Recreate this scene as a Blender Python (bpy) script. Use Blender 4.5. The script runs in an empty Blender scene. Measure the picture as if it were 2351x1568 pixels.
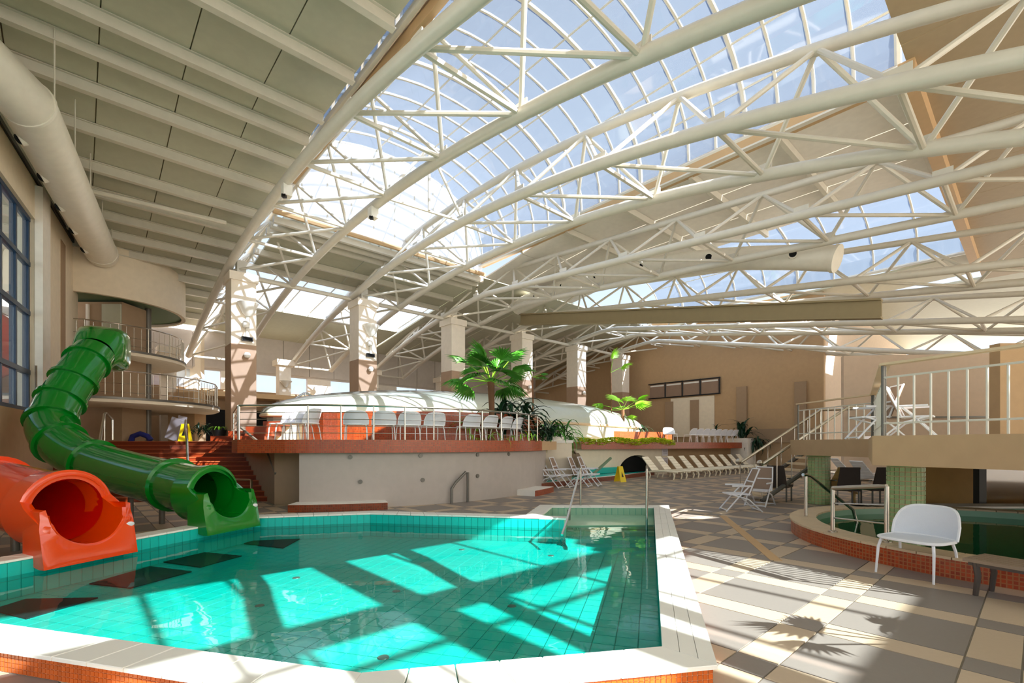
import bpy, math, random
from mathutils import Vector, Matrix
RND = random.Random(7)
sc = bpy.context.scene
COL = sc.collection
PI = math.pi

# ------------------------------------------------------------------ camera
cam = bpy.data.cameras.new('camera')
cam.sensor_width = 36
cam.lens = 36 * 1100 / 2351
cam.shift_y = (1020 - 784) / 2351
cam.clip_end = 500
camo = bpy.data.objects.new('camera', cam)
camo.location = (0, 0, 1.5)
camo.rotation_euler = (PI / 2, 0, 0)
COL.objects.link(camo)
sc.camera = camo

# ------------------------------------------------------------------ daylight
# two plan directions of the hall: T along the trusses, B along the column row
def W(a, b, z=0.0):
    return Vector((-.6717 * a + .7408 * b, .7408 * a + .6717 * b, z))
SUN = Vector((-1.2017, .760, -1)).normalized()
world = bpy.data.worlds.new('sky')
sc.world = world
world.use_nodes = True
wn = world.node_tree
bg = wn.nodes['Background']
sky = wn.nodes.new('ShaderNodeTexSky')
sky.sky_type = 'NISHITA'
sky.sun_disc = False
sky.sun_elevation = math.asin(-SUN.z)
sky.sun_rotation = math.atan2(-SUN.x, -SUN.y)
sky.air_density = 1.0
sky.dust_density = 2.5
sky.ozone_density = 1.0
haze = wn.nodes.new('ShaderNodeHueSaturation')
haze.inputs['Saturation'].default_value = .62
wn.links.new(sky.outputs[0], haze.inputs['Color'])
wn.links.new(haze.outputs[0], bg.inputs[0])
bg.inputs[1].default_value = 0.30
sun = bpy.data.lights.new('sun', 'SUN')
sun.energy = 21.0
sun.angle = math.radians(.3)
sun.color = (1, .965, .91)
suno = bpy.data.objects.new('sun', sun)
suno.rotation_euler = SUN.to_track_quat('-Z', 'Y').to_euler()
suno.location = (20, -15, 30)
COL.objects.link(suno)
sc.cycles.max_bounces = 7
sc.cycles.diffuse_bounces = 4
sc.cycles.glossy_bounces = 3
sc.cycles.transmission_bounces = 3
sc.cycles.transparent_max_bounces = 8
sc.cycles.caustics_reflective = False
sc.cycles.caustics_refractive = False
sc.cycles.adaptive_threshold = .04
sc.view_settings.view_transform = 'Standard'
sc.view_settings.look = 'None'
sc.view_settings.exposure = 0.2
sc.view_settings.gamma = 1
sc.view_settings.use_curve_mapping = False

# ------------------------------------------------------------------ helpers
def S(px, py, z=0.0):                      # sight line onto a level: surveyed plan positions
    Y = (1.5 - z) * 1100 / (py - 1020)
    return Vector(((px - 1175.5) / 1100 * Y, Y, z))
def D(px, py, Y):                          # sight line at a known distance
    return Vector(((px - 1175.5) / 1100 * Y, Y, 1.5 - (py - 1020) / 1100 * Y))
def lin(c):
    return tuple(((x / 255) / 12.92 if x <= 10 else (((x / 255) + .055) / 1.055) ** 2.4) for x in c)
MATS = {}
def mat(name, rgb, rough=.5, metal=0.0, var=.08, scale=5.0, bump=0.0, bscale=60.0, coat=0.0, ior=1.45, rnd=0.0):
    m = bpy.data.materials.new(name)
    m.use_nodes = True
    nt = m.node_tree
    p = nt.nodes['Principled BSDF']
    p.inputs['Roughness'].default_value = rough
    p.inputs['Metallic'].default_value = metal
    p.inputs['IOR'].default_value = ior
    p.inputs['Coat Weight'].default_value = coat
    geo = nt.nodes.new('ShaderNodeNewGeometry')
    no = nt.nodes.new('ShaderNodeTexNoise')
    no.inputs['Scale'].default_value = scale
    no.inputs['Detail'].default_value = 3
    nt.links.new(geo.outputs['Position'], no.inputs['Vector'])
    mr = nt.nodes.new('ShaderNodeMapRange')
    mr.inputs['To Min'].default_value = 1 - var
    mr.inputs['To Max'].default_value = 1 + var
    nt.links.new(no.outputs['Fac'], mr.inputs['Value'])
    val = mr.outputs[0]
    if rnd:
        oi = nt.nodes.new('ShaderNodeObjectInfo')
        m2 = nt.nodes.new('ShaderNodeMapRange')
        m2.inputs['To Min'].default_value = 1 - rnd
        m2.inputs['To Max'].default_value = 1 + rnd
        nt.links.new(oi.outputs['Random'], m2.inputs['Value'])
        mu = nt.nodes.new('ShaderNodeMath'); mu.operation = 'MULTIPLY'
        nt.links.new(val, mu.inputs[0]); nt.links.new(m2.outputs[0], mu.inputs[1])
        val = mu.outputs[0]
    hs = nt.nodes.new('ShaderNodeHueSaturation')
    hs.inputs['Color'].default_value = (*lin(rgb), 1)
    nt.links.new(val, hs.inputs['Value'])
    nt.links.new(hs.outputs[0], p.inputs['Base Color'])
    if bump:
        n2 = nt.nodes.new('ShaderNodeTexNoise')
        n2.inputs['Scale'].default_value = bscale
        nt.links.new(geo.outputs['Position'], n2.inputs['Vector'])
        bp = nt.nodes.new('ShaderNodeBump')
        bp.inputs['Strength'].default_value = bump
        bp.inputs['Distance'].default_value = .01
        nt.links.new(n2.outputs['Fac'], bp.inputs['Height'])
        nt.links.new(bp.outputs[0], p.inputs['Normal'])
    MATS[name] = m
    return m
def mosaic(name, c1, c2, grout, size, rough=.3, gw=.006):
    m = bpy.data.materials.new(name); m.use_nodes = True
    nt = m.node_tree; p = nt.nodes['Principled BSDF']
    p.inputs['Roughness'].default_value = rough
    uv = nt.nodes.new('ShaderNodeUVMap')
    br = nt.nodes.new('ShaderNodeTexBrick')
    br.offset = 0; br.squash = 1
    br.inputs['Color1'].default_value = (*lin(c1), 1)
    br.inputs['Color2'].default_value = (*lin(c2), 1)
    br.inputs['Mortar'].default_value = (*lin(grout), 1)
    br.inputs['Scale'].default_value = 1
    br.inputs['Mortar Size'].default_value = gw
    br.inputs['Brick Width'].default_value = size
    br.inputs['Row Height'].default_value = size
    nt.links.new(uv.outputs[0], br.inputs['Vector'])
    nt.links.new(br.outputs['Color'], p.inputs['Base Color'])
    bp = nt.nodes.new('ShaderNodeBump'); bp.invert = True
    bp.inputs['Distance'].default_value = .003
    nt.links.new(br.outputs['Fac'], bp.inputs['Height'])
    nt.links.new(bp.outputs[0], p.inputs['Normal'])
    MATS[name] = m
    return m
def pane(name, tint, body, k_body, k_gloss=.06, rough=.05, frosted=False):
    # glazing that lets daylight straight through, with some haze and some gloss
    m = bpy.data.materials.new(name); m.use_nodes = True
    nt = m.node_tree; nt.nodes.clear()
    out = nt.nodes.new('ShaderNodeOutputMaterial')
    tr = nt.nodes.new('ShaderNodeBsdfTransparent'); tr.inputs[0].default_value = (*tint, 1)
    tl = nt.nodes.new('ShaderNodeBsdfDiffuse' if frosted else 'ShaderNodeBsdfTranslucent'); tl.inputs[0].default_value = (*body, 1)
    gl = nt.nodes.new('ShaderNodeBsdfGlossy'); gl.inputs['Roughness'].default_value = rough
    mx = nt.nodes.new('ShaderNodeMixShader'); mx.inputs[0].default_value = k_body
    nt.links.new(tr.outputs[0], mx.inputs[1]); nt.links.new(tl.outputs[0], mx.inputs[2])
    m2 = nt.nodes.new('ShaderNodeMixShader'); m2.inputs[0].default_value = k_gloss
    nt.links.new(mx.outputs[0], m2.inputs[1]); nt.links.new(gl.outputs[0], m2.inputs[2])
    nt.links.new(m2.outputs[0], out.inputs[0])
    MATS[name] = m
    return m
def water(name, tint, gloss=.38, bump=.0025, scale=2.6):
    m = bpy.data.materials.new(name); m.use_nodes = True
    nt = m.node_tree; nt.nodes.clear()
    out = nt.nodes.new('ShaderNodeOutputMaterial')
    tr = nt.nodes.new('ShaderNodeBsdfTransparent'); tr.inputs[0].default_value = (*tint, 1)
    gl = nt.nodes.new('ShaderNodeBsdfGlossy'); gl.inputs['Roughness'].default_value = .015
    gl.inputs[0].default_value = (gloss, gloss, gloss, 1)
    geo = nt.nodes.new('ShaderNodeNewGeometry')
    no = nt.nodes.new('ShaderNodeTexNoise'); no.inputs['Scale'].default_value = scale
    no.inputs['Detail'].default_value = 2
    nt.links.new(geo.outputs['Position'], no.inputs['Vector'])
    bp = nt.nodes.new('ShaderNodeBump'); bp.inputs['Strength'].default_value = 1
    bp.inputs['Distance'].default_value = bump
    nt.links.new(no.outputs['Fac'], bp.inputs['Height'])
    nt.links.new(bp.outputs[0], gl.inputs['Normal'])
    # Schlick reflectance, alike from above and below the surface
    dp = nt.nodes.new('ShaderNodeVectorMath'); dp.operation = 'DOT_PRODUCT'
    nt.links.new(geo.outputs['Incoming'], dp.inputs[0]); nt.links.new(bp.outputs[0], dp.inputs[1])
    def mth(op, a, b=None):
        q = nt.nodes.new('ShaderNodeMath'); q.operation = op
        for k, x in enumerate((a, b)):
            if x is None: continue
            if isinstance(x, (int, float)): q.inputs[k].default_value = x
            else: nt.links.new(x, q.inputs[k])
        return q.outputs[0]
    fr = mth('ADD', mth('MULTIPLY', mth('POWER', mth('SUBTRACT', 1.0, mth('ABSOLUTE', dp.outputs['Value'])), 5.0), .96), .02)
    mx = nt.nodes.new('ShaderNodeMixShader')
    nt.links.new(fr, mx.inputs[0])
    nt.links.new(tr.outputs[0], mx.inputs[1]); nt.links.new(gl.outputs[0], mx.inputs[2])
    nt.links.new(mx.outputs[0], out.inputs[0])
    MATS[name] = m
    return m

mat('cream_wall', (236, 222, 198), .8, bump=.05)
mat('beige_wall', (190, 158, 120), .8, bump=.05)
mat('tan_wall', (166, 140, 112), .8, bump=.05)
mat('white_wall', (240, 234, 224), .75, bump=.05)
mat('pinkish_wall', (212, 190, 168), .8)
mat('far_panel', (206, 198, 190), .7)
mat('terrace_wall', (178, 168, 160), .75, bump=.05)
mat('ceiling_white', (190, 189, 168), .55)
mat('ceiling_tan', (172, 154, 124), .6)
mat('steel_white', (220, 214, 200), .38, coat=.15)
mat('purlin_white', (214, 208, 192), .4)
mat('duct_white', (240, 234, 220), .32)
mat('beam_tan', (200, 166, 122), .55)
mat('olive_beam', (154, 138, 104), .55)
mat('column_cream', (240, 228, 210), .75)
mat('column_dado', (176, 146, 120), .75)
mat('dark_blue', (20, 52, 84), .35)
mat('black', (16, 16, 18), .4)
mat('coping', (246, 240, 230), .45, var=.03, rnd=.02)
mat('orange_tile', (206, 96, 28), .25, rnd=.14, coat=.2)
mat('grout_light', (232, 196, 150), .8)
mat('grout_grey', (150, 140, 128), .85)
mat('teal_tile', (18, 188, 176), .2, rnd=.05, var=.06, coat=.3)
mat('teal_grout', (40, 150, 136), .7)
mat('pale_green_tile', (150, 190, 160), .25, rnd=.06)
mat('deck_grey', (140, 130, 122), .42, rnd=.05, var=.05, scale=30)
mat('deck_beige', (196, 174, 148), .42, rnd=.04, var=.05, scale=30)
mat('deck_joint', (206, 168, 122), .6)
mat('mat_dark', (8, 40, 40), .6)
mat('slide_green', (4, 120, 26), .14, coat=.5, var=.04)
mat('slide_red', (234, 66, 2), .2, coat=.5, var=.04)
mat('slide_inner_red', (214, 18, 6), .3)
mat('steel', (196, 190, 180), .25, metal=1.0)
mat('grey_post', (110, 106, 98), .4, metal=.3)
mat('chair_white', (240, 240, 244), .4, var=.03)
mat('chair_weave', (226, 228, 236), .55, var=.05, bump=.4, bscale=140)
mat('lounger_cream', (250, 238, 212), .45)
mat('lounger_yellow', (228, 190, 118), .45)
mat('mesh_brown', (150, 124, 104), .6)
mat('dark_weave', (66, 56, 50), .6)
mat('stone', (222, 196, 160), .55, bump=.2)
mat('yellow', (238, 208, 20), .4)
mat('leaf_green', (70, 140, 40), .45, var=.25, rnd=.2)
mat('leaf_bright', (132, 190, 44), .45, var=.25, rnd=.15)
mat('leaf_dark', (22, 60, 34), .4, var=.25, rnd=.25)
mat('spa_green', (30, 104, 66), .4)
mat('hedge', (208, 222, 56), .6, var=.3, rnd=.15)
mat('trunk', (120, 84, 58), .85, bump=.4)
mat('rock', (122, 104, 82), .9, bump=.8, bscale=12, var=.3)
mat('dome_white', (196, 202, 186), .22, coat=.4, var=.05)
mat('green_soffit', (110, 134, 104), .6)
mat('wood_bench', (150, 128, 106), .5, var=.15, scale=20)
mat('bench_leg', (84, 76, 70), .4, metal=.4)
mat('tread', (160, 80, 44), .5, var=.15, scale=20)
mat('riser_red', (112, 44, 18), .4, var=.2, scale=30)
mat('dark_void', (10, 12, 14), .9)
mat('lamp_white', (244, 240, 230), .4)
mat('paper', (230, 222, 226), .6)
mat('ink', (96, 84, 110), .6)
mat('exterior', (210, 206, 198), .8)
mat('brick_red', (196, 70, 44), .7)
mat('red_plastic', (230, 60, 60), .4)
mat('blue_plastic', (40, 48, 120), .4)
mat('umbrella_grey', (150, 140, 140), .6)
mosaic('band_tile', (182, 68, 20), (142, 46, 12), (142, 86, 50), .05)
mosaic('band_tile_dark', (150, 62, 26), (112, 44, 18), (120, 76, 50), .05)
mosaic('spa_tile', (196, 78, 28), (150, 54, 20), (178, 110, 66), .045)
pane('vault_pane', (.26, .31, .40), (.72, .86, 1.0), .095)
pane('clear_pane', (.86, .93, .96), (.9, .95, 1.0), .04, .1)
pane('bright_pane', (.97, .98, 1.0), (1, 1, 1), .45, .03, frosted=True)
pane('milky_pane', (.85, .9, .96), (1.0, 1.0, 1.0), .2)
pane('tinted_pane', (.62, .52, .38), (.8, .7, .5), .3, .15)
water('pool_water', (.7, .98, .95))
water('spa_water', (.30, .78, .5), .8, .002)

WM = {}
def link(o, parent=None, m=None):
    COL.objects.link(o)
    m = m or Matrix.Identity(4)
    if parent is not None:
        o.parent = parent
        o.matrix_parent_inverse = WM[parent].inverted()
    o.matrix_basis = m
    WM[o] = m
    return o
def thing(name, label, cat, loc=(0, 0, 0), rotz=0.0, group=None, kind=None):
    o = bpy.data.objects.new(name, None)
    o.empty_display_size = .2
    link(o, None, Matrix.Translation(Vector(loc)) @ Matrix.Rotation(rotz, 4, 'Z'))
    return tag(o, label, cat, group, kind)
def tag(o, label, cat=None, group=None, kind=None):
    o['label'] = label
    if cat: o['category'] = cat
    if group: o['group'] = group
    if kind: o['kind'] = kind
    return o
def copy_thing(root, loc, rotz=0.0, label=None, group=None, scale=1.0):
    def cp(o, parent):
        c = o.copy(); COL.objects.link(c)
        if parent is not None: c.parent = parent
        for ch in kids.get(o, ()): cp(ch, c)
        return c
    kids = {}
    def walk(o):
        kids[o] = [x for x in WM if x.parent == o]
        for k in kids[o]: walk(k)
    if root not in PROTO_KIDS:
        walk(root); PROTO_KIDS[root] = kids
    kids = PROTO_KIDS[root]
    r = cp(root, None)
    r.matrix_basis = Matrix.Translation(Vector(loc)) @ Matrix.Rotation(rotz, 4, 'Z') @ Matrix.Scale(scale, 4)
    if label: r['label'] = label
    if group: r['group'] = group
    return r
PROTO_KIDS = {}
def place_first(root, loc, rotz=0.0, label=None, group=None, scale=1.0):   # moves the prototype itself to its spot
    root.matrix_basis = Matrix.Translation(Vector(loc)) @ Matrix.Rotation(rotz, 4, 'Z') @ Matrix.Scale(scale, 4)
    if label: root['label'] = label
    if group: root['group'] = group
class Many:
    def __init__(s, root): s.root = root; s.used = False
    def put(s, loc, rotz, label, group=None, scale=1.0):
        if s.used: return copy_thing(s.root, loc, rotz, label, group, scale)
        s.pending = (loc, rotz, label, group, scale)
        s.used = True
        s.first = s.pending
        # copies must be taken from the unmoved prototype, so it is moved when done
    def done(s):
        if s.used: place_first(s.root, *s.first)
def face(fx, fy):                           # rotation that turns a front of -Y towards (fx, fy)
    return math.atan2(fx, -fy)

class MB:
    def __init__(s): s.v = []; s.f = []; s.uv = []
    def add(s, vs, fs, uvs=None):
        k = len(s.v)
        s.v += [tuple(v) for v in vs]
        s.f += [tuple(i + k for i in f) for f in fs]
        if uvs: s.uv += uvs
        return s
    def box(s, c, size, m=None):
        x, y, z = [q / 2 for q in size]
        vs = [Vector((i * x, j * y, k * z)) for k in (-1, 1) for j in (-1, 1) for i in (-1, 1)]
        if m is not None: vs = [m @ v for v in vs]
        c = Vector(c)
        return s.add([v + c for v in vs], [(0, 2, 3, 1), (4, 5, 7, 6), (0, 1, 5, 4), (2, 6, 7, 3), (0, 4, 6, 2), (1, 3, 7, 5)])
    def prism(s, poly, z0, z1):
        n = len(poly)
        ar = sum(poly[i][0] * poly[(i + 1) % n][1] - poly[(i + 1) % n][0] * poly[i][1] for i in range(n))
        if ar < 0: poly = poly[::-1]
        vs = [(p[0], p[1], z0) for p in poly] + [(p[0], p[1], z1) for p in poly]
        fs = [tuple(range(n - 1, -1, -1)), tuple(range(n, 2 * n))]
        fs += [(i, (i + 1) % n, n + (i + 1) % n, n + i) for i in range(n)]
        return s.add(vs, fs)
    def hull(s, bottom, top):               # two loops of 3-D points, same count
        n = len(bottom)
        fs = [tuple(range(n - 1, -1, -1)), tuple(range(n, 2 * n))]
        fs += [(i, (i + 1) % n, n + (i + 1) % n, n + i) for i in range(n)]
        return s.add(list(bottom) + list(top), fs)
    def tube(s, pts, r, n=10, caps=True, closed=False):
        pts = [Vector(p) for p in pts]
        rs = r if isinstance(r, (list, tuple)) else [r] * len(pts)
        m = len(pts); up = None; vs = []
        for i, p in enumerate(pts):
            if closed: t = pts[(i + 1) % m] - pts[i - 1]
            else: t = pts[min(i + 1, m - 1)] - pts[max(i - 1, 0)]
            t.normalize()
            if up is None:
                up = Vector((0, 0, 1)) if abs(t.z) < .9 else Vector((1, 0, 0))
            up = (up - t * up.dot(t)).normalized()
            sd = t.cross(up)
            vs += [p + (up * math.cos(2 * PI * k / n) + sd * math.sin(2 * PI * k / n)) * rs[i] for k in range(n)]
        fs = []
        for i in range(m if closed else m - 1):
            j = (i + 1) % m
            for k in range(n):
                l = (k + 1) % n
                fs.append((i * n + k, j * n + k, j * n + l, i * n + l))
        if caps and not closed:
            fs += [tuple(range(n)), tuple(range(m * n - 1, (m - 1) * n - 1, -1))]
        return s.add(vs, fs)
    def lathe(s, prof, n=24, c=(0, 0, 0), a0=0.0, a1=2 * PI, cap=True):
        full = abs(a1 - a0 - 2 * PI) < 1e-6
        k = n if full else n + 1
        vs = []
        for i in range(k):
            t = a0 + (a1 - a0) * i / n
            vs += [(c[0] + r * math.cos(t), c[1] + r * math.sin(t), c[2] + z) for r, z in prof]
        m = len(prof); fs = []
        for i in range(n):
            j = (i + 1) % k
            for q in range(m - 1):
                fs.append((i * m + q, j * m + q, j * m + q + 1, i * m + q + 1))
        return s.add(vs, fs)
    def strip(s, pts, z0, z1, u0=0.0):      # vertical ribbon along a plan line with metric UVs
        u = u0
        for p, q in zip(pts[:-1], pts[1:]):
            d = math.hypot(q[0] - p[0], q[1] - p[1])
            s.add([(p[0], p[1], z0), (q[0], q[1], z0), (q[0], q[1], z1), (p[0], p[1], z1)], [(0, 1, 2, 3)],
                  [(u, z0), (u + d, z0), (u + d, z1), (u, z1)])
            u += d
        return s
    def mesh(s, name, m, smooth=False):
        me = bpy.data.meshes.new(name)
        me.from_pydata(s.v, [], s.f)
        if s.uv and len(s.uv) == len(me.loops):
            l = me.uv_layers.new(name='UVMap')
            l.data.foreach_set('uv', [x for q in s.uv for x in q])
        if isinstance(m, str): m = MATS[m]
        me.materials.append(m)
        if smooth:
            me.polygons.foreach_set('use_smooth', [True] * len(me.polygons))
            try: me.set_sharp_from_angle(angle=math.radians(42))
            except Exception: pass
        me.update()
        return me
    def build(s, name, m, parent=None, smooth=False, at=None):
        return link(bpy.data.objects.new(name, s.mesh(name, m, smooth)), parent, at)
def struct(o, label, cat=None):
    return tag(o, label, cat, kind='structure')
ROD = {}
def rod(name, p0, p1, r, m, parent, n=10, seg=None):
    key = (m, n, name)
    if key not in ROD:
        b = MB(); b.tube([(0, 0, 0), (0, 0, 1)], 1, n); ROD[key] = b.mesh(name, m, True)
    p0, p1 = Vector(p0), Vector(p1); d = p1 - p0
    q = d.to_track_quat('Z', 'Y').to_matrix().to_4x4()
    M = Matrix.Translation(p0) @ q @ Matrix.Diagonal((r, r, d.length, 1))
    return link(bpy.data.objects.new(name, ROD[key]), parent, M)
def part(name, mesh_data, parent, M=None):
    return link(bpy.data.objects.new(name, mesh_data), parent, M)
BX = {}
def bar(name, c, size, m, parent, rot=None):
    key = (m, name)
    if key not in BX:
        b = MB(); b.box((0, 0, 0), (1, 1, 1)); BX[key] = b.mesh(name, m)
    M = Matrix.Translation(Vector(c)) @ (rot.to_4x4() if rot is not None else Matrix.Identity(4)) @ Matrix.Diagonal((*size, 1))
    return link(bpy.data.objects.new(name, BX[key]), parent, M)
ROT_TB = Matrix(((-.6717, .7408, 0), (.7408, .6717, 0), (0, 0, -1))).to_3x3()    # local x = T, y = B
def offset_poly(poly, d):                   # outward for a counter-clockwise outline
    n = len(poly); out = []
    for i in range(n):
        p0, p1, p2 = (Vector(poly[(i + k) % n][:2]) for k in (-1, 0, 1))
        e0 = (p1 - p0).normalized(); e1 = (p2 - p1).normalized()
        n0 = Vector((e0.y, -e0.x)); n1 = Vector((e1.y, -e1.x))
        k = d / max(.3, 1 + n0.dot(n1))
        out.append(tuple(p1 + (n0 + n1) * k))
    return out
def ccw(poly):
    n = len(poly)
    a = sum(poly[i][0] * poly[(i + 1) % n][1] - poly[(i + 1) % n][0] * poly[i][1] for i in range(n))
    return list(poly) if a > 0 else list(poly)[::-1]
def split_poly(poly, p, q):                 # (outside, inside) of the line p->q; inside is to the left
    def side(r): return (q[0] - p[0]) * (r[1] - p[1]) - (q[1] - p[1]) * (r[0] - p[0])
    ins, out = [], []
    n = len(poly)
    for i in range(n):
        a, b = poly[i], poly[(i + 1) % n]
        sa, sb = side(a), side(b)
        (ins if sa >= 0 else out).append(a)
        if (sa >= 0) != (sb >= 0):
            t = sa / (sa - sb)
            c = (a[0] + (b[0] - a[0]) * t, a[1] + (b[1] - a[1]) * t)
            ins.append(c); out.append(c)
    return out, ins
def subtract(poly, convex):
    res = []; cur = list(poly); n = len(convex)
    for i in range(n):
        out, cur = split_poly(cur, convex[i], convex[(i + 1) % n])
        if len(out) > 2: res.append(out)
        if len(cur) < 3: break
    return res
def area(p):
    n = len(p)
    return abs(sum(p[i][0] * p[(i + 1) % n][1] - p[(i + 1) % n][0] * p[i][1] for i in range(n))) / 2
def inside(pt, poly):
    x, y = pt; r = False; n = len(poly)
    for i in range(n):
        x1, y1 = poly[i]; x2, y2 = poly[(i + 1) % n]
        if (y1 > y) != (y2 > y) and x < (x2 - x1) * (y - y1) / (y2 - y1) + x1: r = not r
    return r
def railing(name, label, pts, h, rails, every=None, r=.022, rr=.012, m='steel', group=None, balusters=0, low=.1):
    # posts on the base points, a handrail and thin rods (or upright balusters) between
    t = thing(name, label, 'railing', pts[0], group=group)
    pts = [Vector(p) for p in pts]
    for p in pts:
        rod('post', p, p + Vector((0, 0, h)), r, m, t)
    b = MB(); b.tube([p + Vector((0, 0, h)) for p in pts], r * 1.15, 8); b.build('handrail', m, t, True)
    for z in rails:
        for p, q in zip(pts[:-1], pts[1:]):
            rod('rail', p + Vector((0, 0, z)), q + Vector((0, 0, z)), rr, m, t, 6)
    if balusters:
        for p, q in zip(pts[:-1], pts[1:]):
            k = max(1, int((q - p).length / balusters))
            for i in range(1, k):
                s = p.lerp(q, i / k)
                rod('baluster', s + Vector((0, 0, low)), s + Vector((0, 0, h - .06)), rr, m, t, 6)
    return t
# ================================================================== POOL OUTLINE
HC = .16                                    # coping top above the deck
P0, P1 = (-.885, 2.818), (.997, 3.184)
PBR, PBL = (3.03, 10.24), (.867, 10.31)
AL = (.50, 8.78)
P3 = (.981, 8.671)
P4, P5, P6 = (-2.761, 9.329), (-4.762, 8.826), (-6.228, 4.222)
POOL = [P0, P1, PBR, PBL, AL, P4, P5, P6]
POOL_OUT = offset_poly(POOL, .32)
MAIN = [P0, P1, (2.56, 8.6), P4, P5, P6]
ALC = [(.45, 8.5), (2.55, 8.3), PBR, PBL]
CUT1 = offset_poly(ccw(MAIN), .16)
CUT2 = offset_poly(ccw(ALC), .16)
SPA_C, SPA_R = (7.6, 6.9), 3.1
SPA_CUT = [(SPA_C[0] + (SPA_R - .18) * math.cos(2 * PI * k / 32), SPA_C[1] + (SPA_R - .18) * math.sin(2 * PI * k / 32)) for k in range(32)]
def cut_floor(poly):
    ps = [poly]
    for c in (CUT1, CUT2, SPA_CUT):
        nx = []
        for p in ps:
            if all(not inside(q, c) for q in p) and all(not inside(q, p) for q in c) and not any(
                    (min(x[0] for x in p) < q[0] < max(x[0] for x in p)) and (min(x[1] for x in p) < q[1] < max(x[1] for x in p)) for q in c) \
                    and (max(x[0] for x in p) < min(q[0] for q in c) or min(x[0] for x in p) > max(q[0] for q in c) or
                         max(x[1] for x in p) < min(q[1] for q in c) or min(x[1] for x in p) > max(q[1] for q in c)):
                nx.append(p)
            else:
                nx += subtract(p, c)
        ps = nx
    return [p for p in ps if area(p) > 1e-4]

# ================================================================== FLOOR
b = MB()
for p in cut_floor([(-26, -14), (40, -14), (40, 44), (-26, 44)]):
    b.prism(p, -.9, -.008)
floor = struct(b.build('floor', 'grout_grey'), 'pool hall floor of grey and beige plaid tiles', 'floor')
cells = []
PER, BIG = 1.115, .836
for i in range(-14, 26):
    for j in range(-10, 34):
        for da, wa, sa in ((0, BIG, 0), (BIG, PER - BIG, 1)):
            for db, wb, sb in ((0, BIG, 0), (BIG, PER - BIG, 1)):
                a0 = .36 + i * PER + da; b0 = 5.77 + (j - 14) * PER + db
                g = .006
                q = [W(a, bb) for a, bb in ((a0 + g, b0 + g), (a0 + wa - g, b0 + g), (a0 + wa - g, b0 + wb - g), (a0 + g, b0 + wb - g))]
                q = [(v.x, v.y) for v in q]
                cx = sum(v[0] for v in q) / 4; cy = sum(v[1] for v in q) / 4
                if cy < 1.6 or cy > 30 or abs(cx) > 1.35 * cy + 2 or cx < -14: continue
                if cy > 16 and cx < -4: continue
                if any(math.hypot(v[0] - SPA_C[0], v[1] - SPA_C[1]) > SPA_R for v in q) is False: continue
                ps = cut_floor(ccw(q))
                if not ps: continue
                ar = sum(area(p) for p in ps)
                vis = abs(cx / cy) < 1.08 and (1.5 * 1100 / cy + 1020) < 1600 and not inside((cx, cy), POOL_OUT)
                cells.append((ar / cy ** 3 if vis else 0, sa ^ sb, ps, ar > .98 * wa * wb * .97))
cells.sort(key=lambda c: -c[0])
rest = {0: MB(), 1: MB()}
for k, (w, light, ps, whole) in enumerate(cells):
    m = 'deck_beige' if light else 'deck_grey'
    if k < 300:
        b = MB()
        for p in ps: b.prism(p, -.008, 0)
        b.build('floor_tile', m, floor)
    else:
        for p in ps: rest[light].prism(p, -.008, 0)
tag(rest[0].build('floor_tile', 'deck_grey', floor), 'grey fields of floor tile further off', kind='stuff')
tag(rest[1].build('floor_tile', 'deck_beige', floor), 'beige fields of floor tile further off', kind='stuff')
p, q = Vector((4.42, 10.06)), Vector((3.41, 6.18))
n = Vector(((q - p).y, -(q - p).x)).normalized() * .07
b = MB(); b.prism([tuple(p + n), tuple(p - n), tuple(q - n), tuple(q + n)], -.002, .004)
struct(b.build('trim_1', 'deck_joint'), 'beige diagonal expansion strip set in the deck tiles', 'floor strip')
b = MB(); b.prism([(-200, -200), (200, -200), (200, 200), (-200, 200)], -1.2, -.9)
struct(b.build('ground', 'exterior'), 'pale ground outside the pool hall', 'ground')

# ================================================================== SWIMMING POOL
pool = thing('swimming_pool', 'turquoise tiled swimming pool with white coping and orange mosaic skirt', 'pool', (-2, 6, 0))
ZF = -.29
b = MB()
n = len(POOL)
inn, outp = POOL, offset_poly(POOL, .29)
for i in range(n):                          # masonry wall below the coping, and floor slab
    p, q, r, s = inn[i], inn[(i + 1) % n], outp[(i + 1) % n], outp[i]
    p2, q2 = offset_poly(POOL, .008)[i], offset_poly(POOL, .008)[(i + 1) % n]
    b.prism([p2, q2, r, s], ZF - .1, HC - .026)
b.build('basin_wall', 'teal_grout', pool)
b = MB(); b.prism(MAIN, ZF - .12, ZF - .006); b.prism(ALC, ZF - .12, ZF - .006)
b.build('basin_floor', 'teal_grout', pool)
# coping slabs
for i in range(n):
    p, q = Vector(POOL[i]), Vector(POOL[(i + 1) % n])
    r, s = Vector(POOL_OUT[(i + 1) % n]), Vector(POOL_OUT[i])
    k = max(1, round((q - p).length / .27))
    rows = ((0, .34), (.34, .67), (.67, 1)) if i == 1 else ((0, 1),)
    if i == 1: k = max(1, k // 2)
    for j in range(k):
        for t0, t1 in rows:
            g = .004 / (q - p).length
            u0, u1 = j / k + (g if j else 0), (j + 1) / k - (g if j < k - 1 else 0)
            A = [p.lerp(q, u0).lerp(s.lerp(r, u0), t0), p.lerp(q, u1).lerp(s.lerp(r, u1), t0),
                 p.lerp(q, u1).lerp(s.lerp(r, u1), t1 - .006), p.lerp(q, u0).lerp(s.lerp(r, u0), t1 - .006)]
            b = MB(); c = sum(A, Vector((0, 0))) / 4
            B2 = [x + (c - x).normalized() * .006 for x in A]
            b.prism([tuple(x) for x in A], HC - .026, HC - .005)
            b.hull([(x.x, x.y, HC - .005) for x in A], [(x.x, x.y, HC) for x in B2])
            b.build('coping_slab', 'coping', pool)
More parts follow.
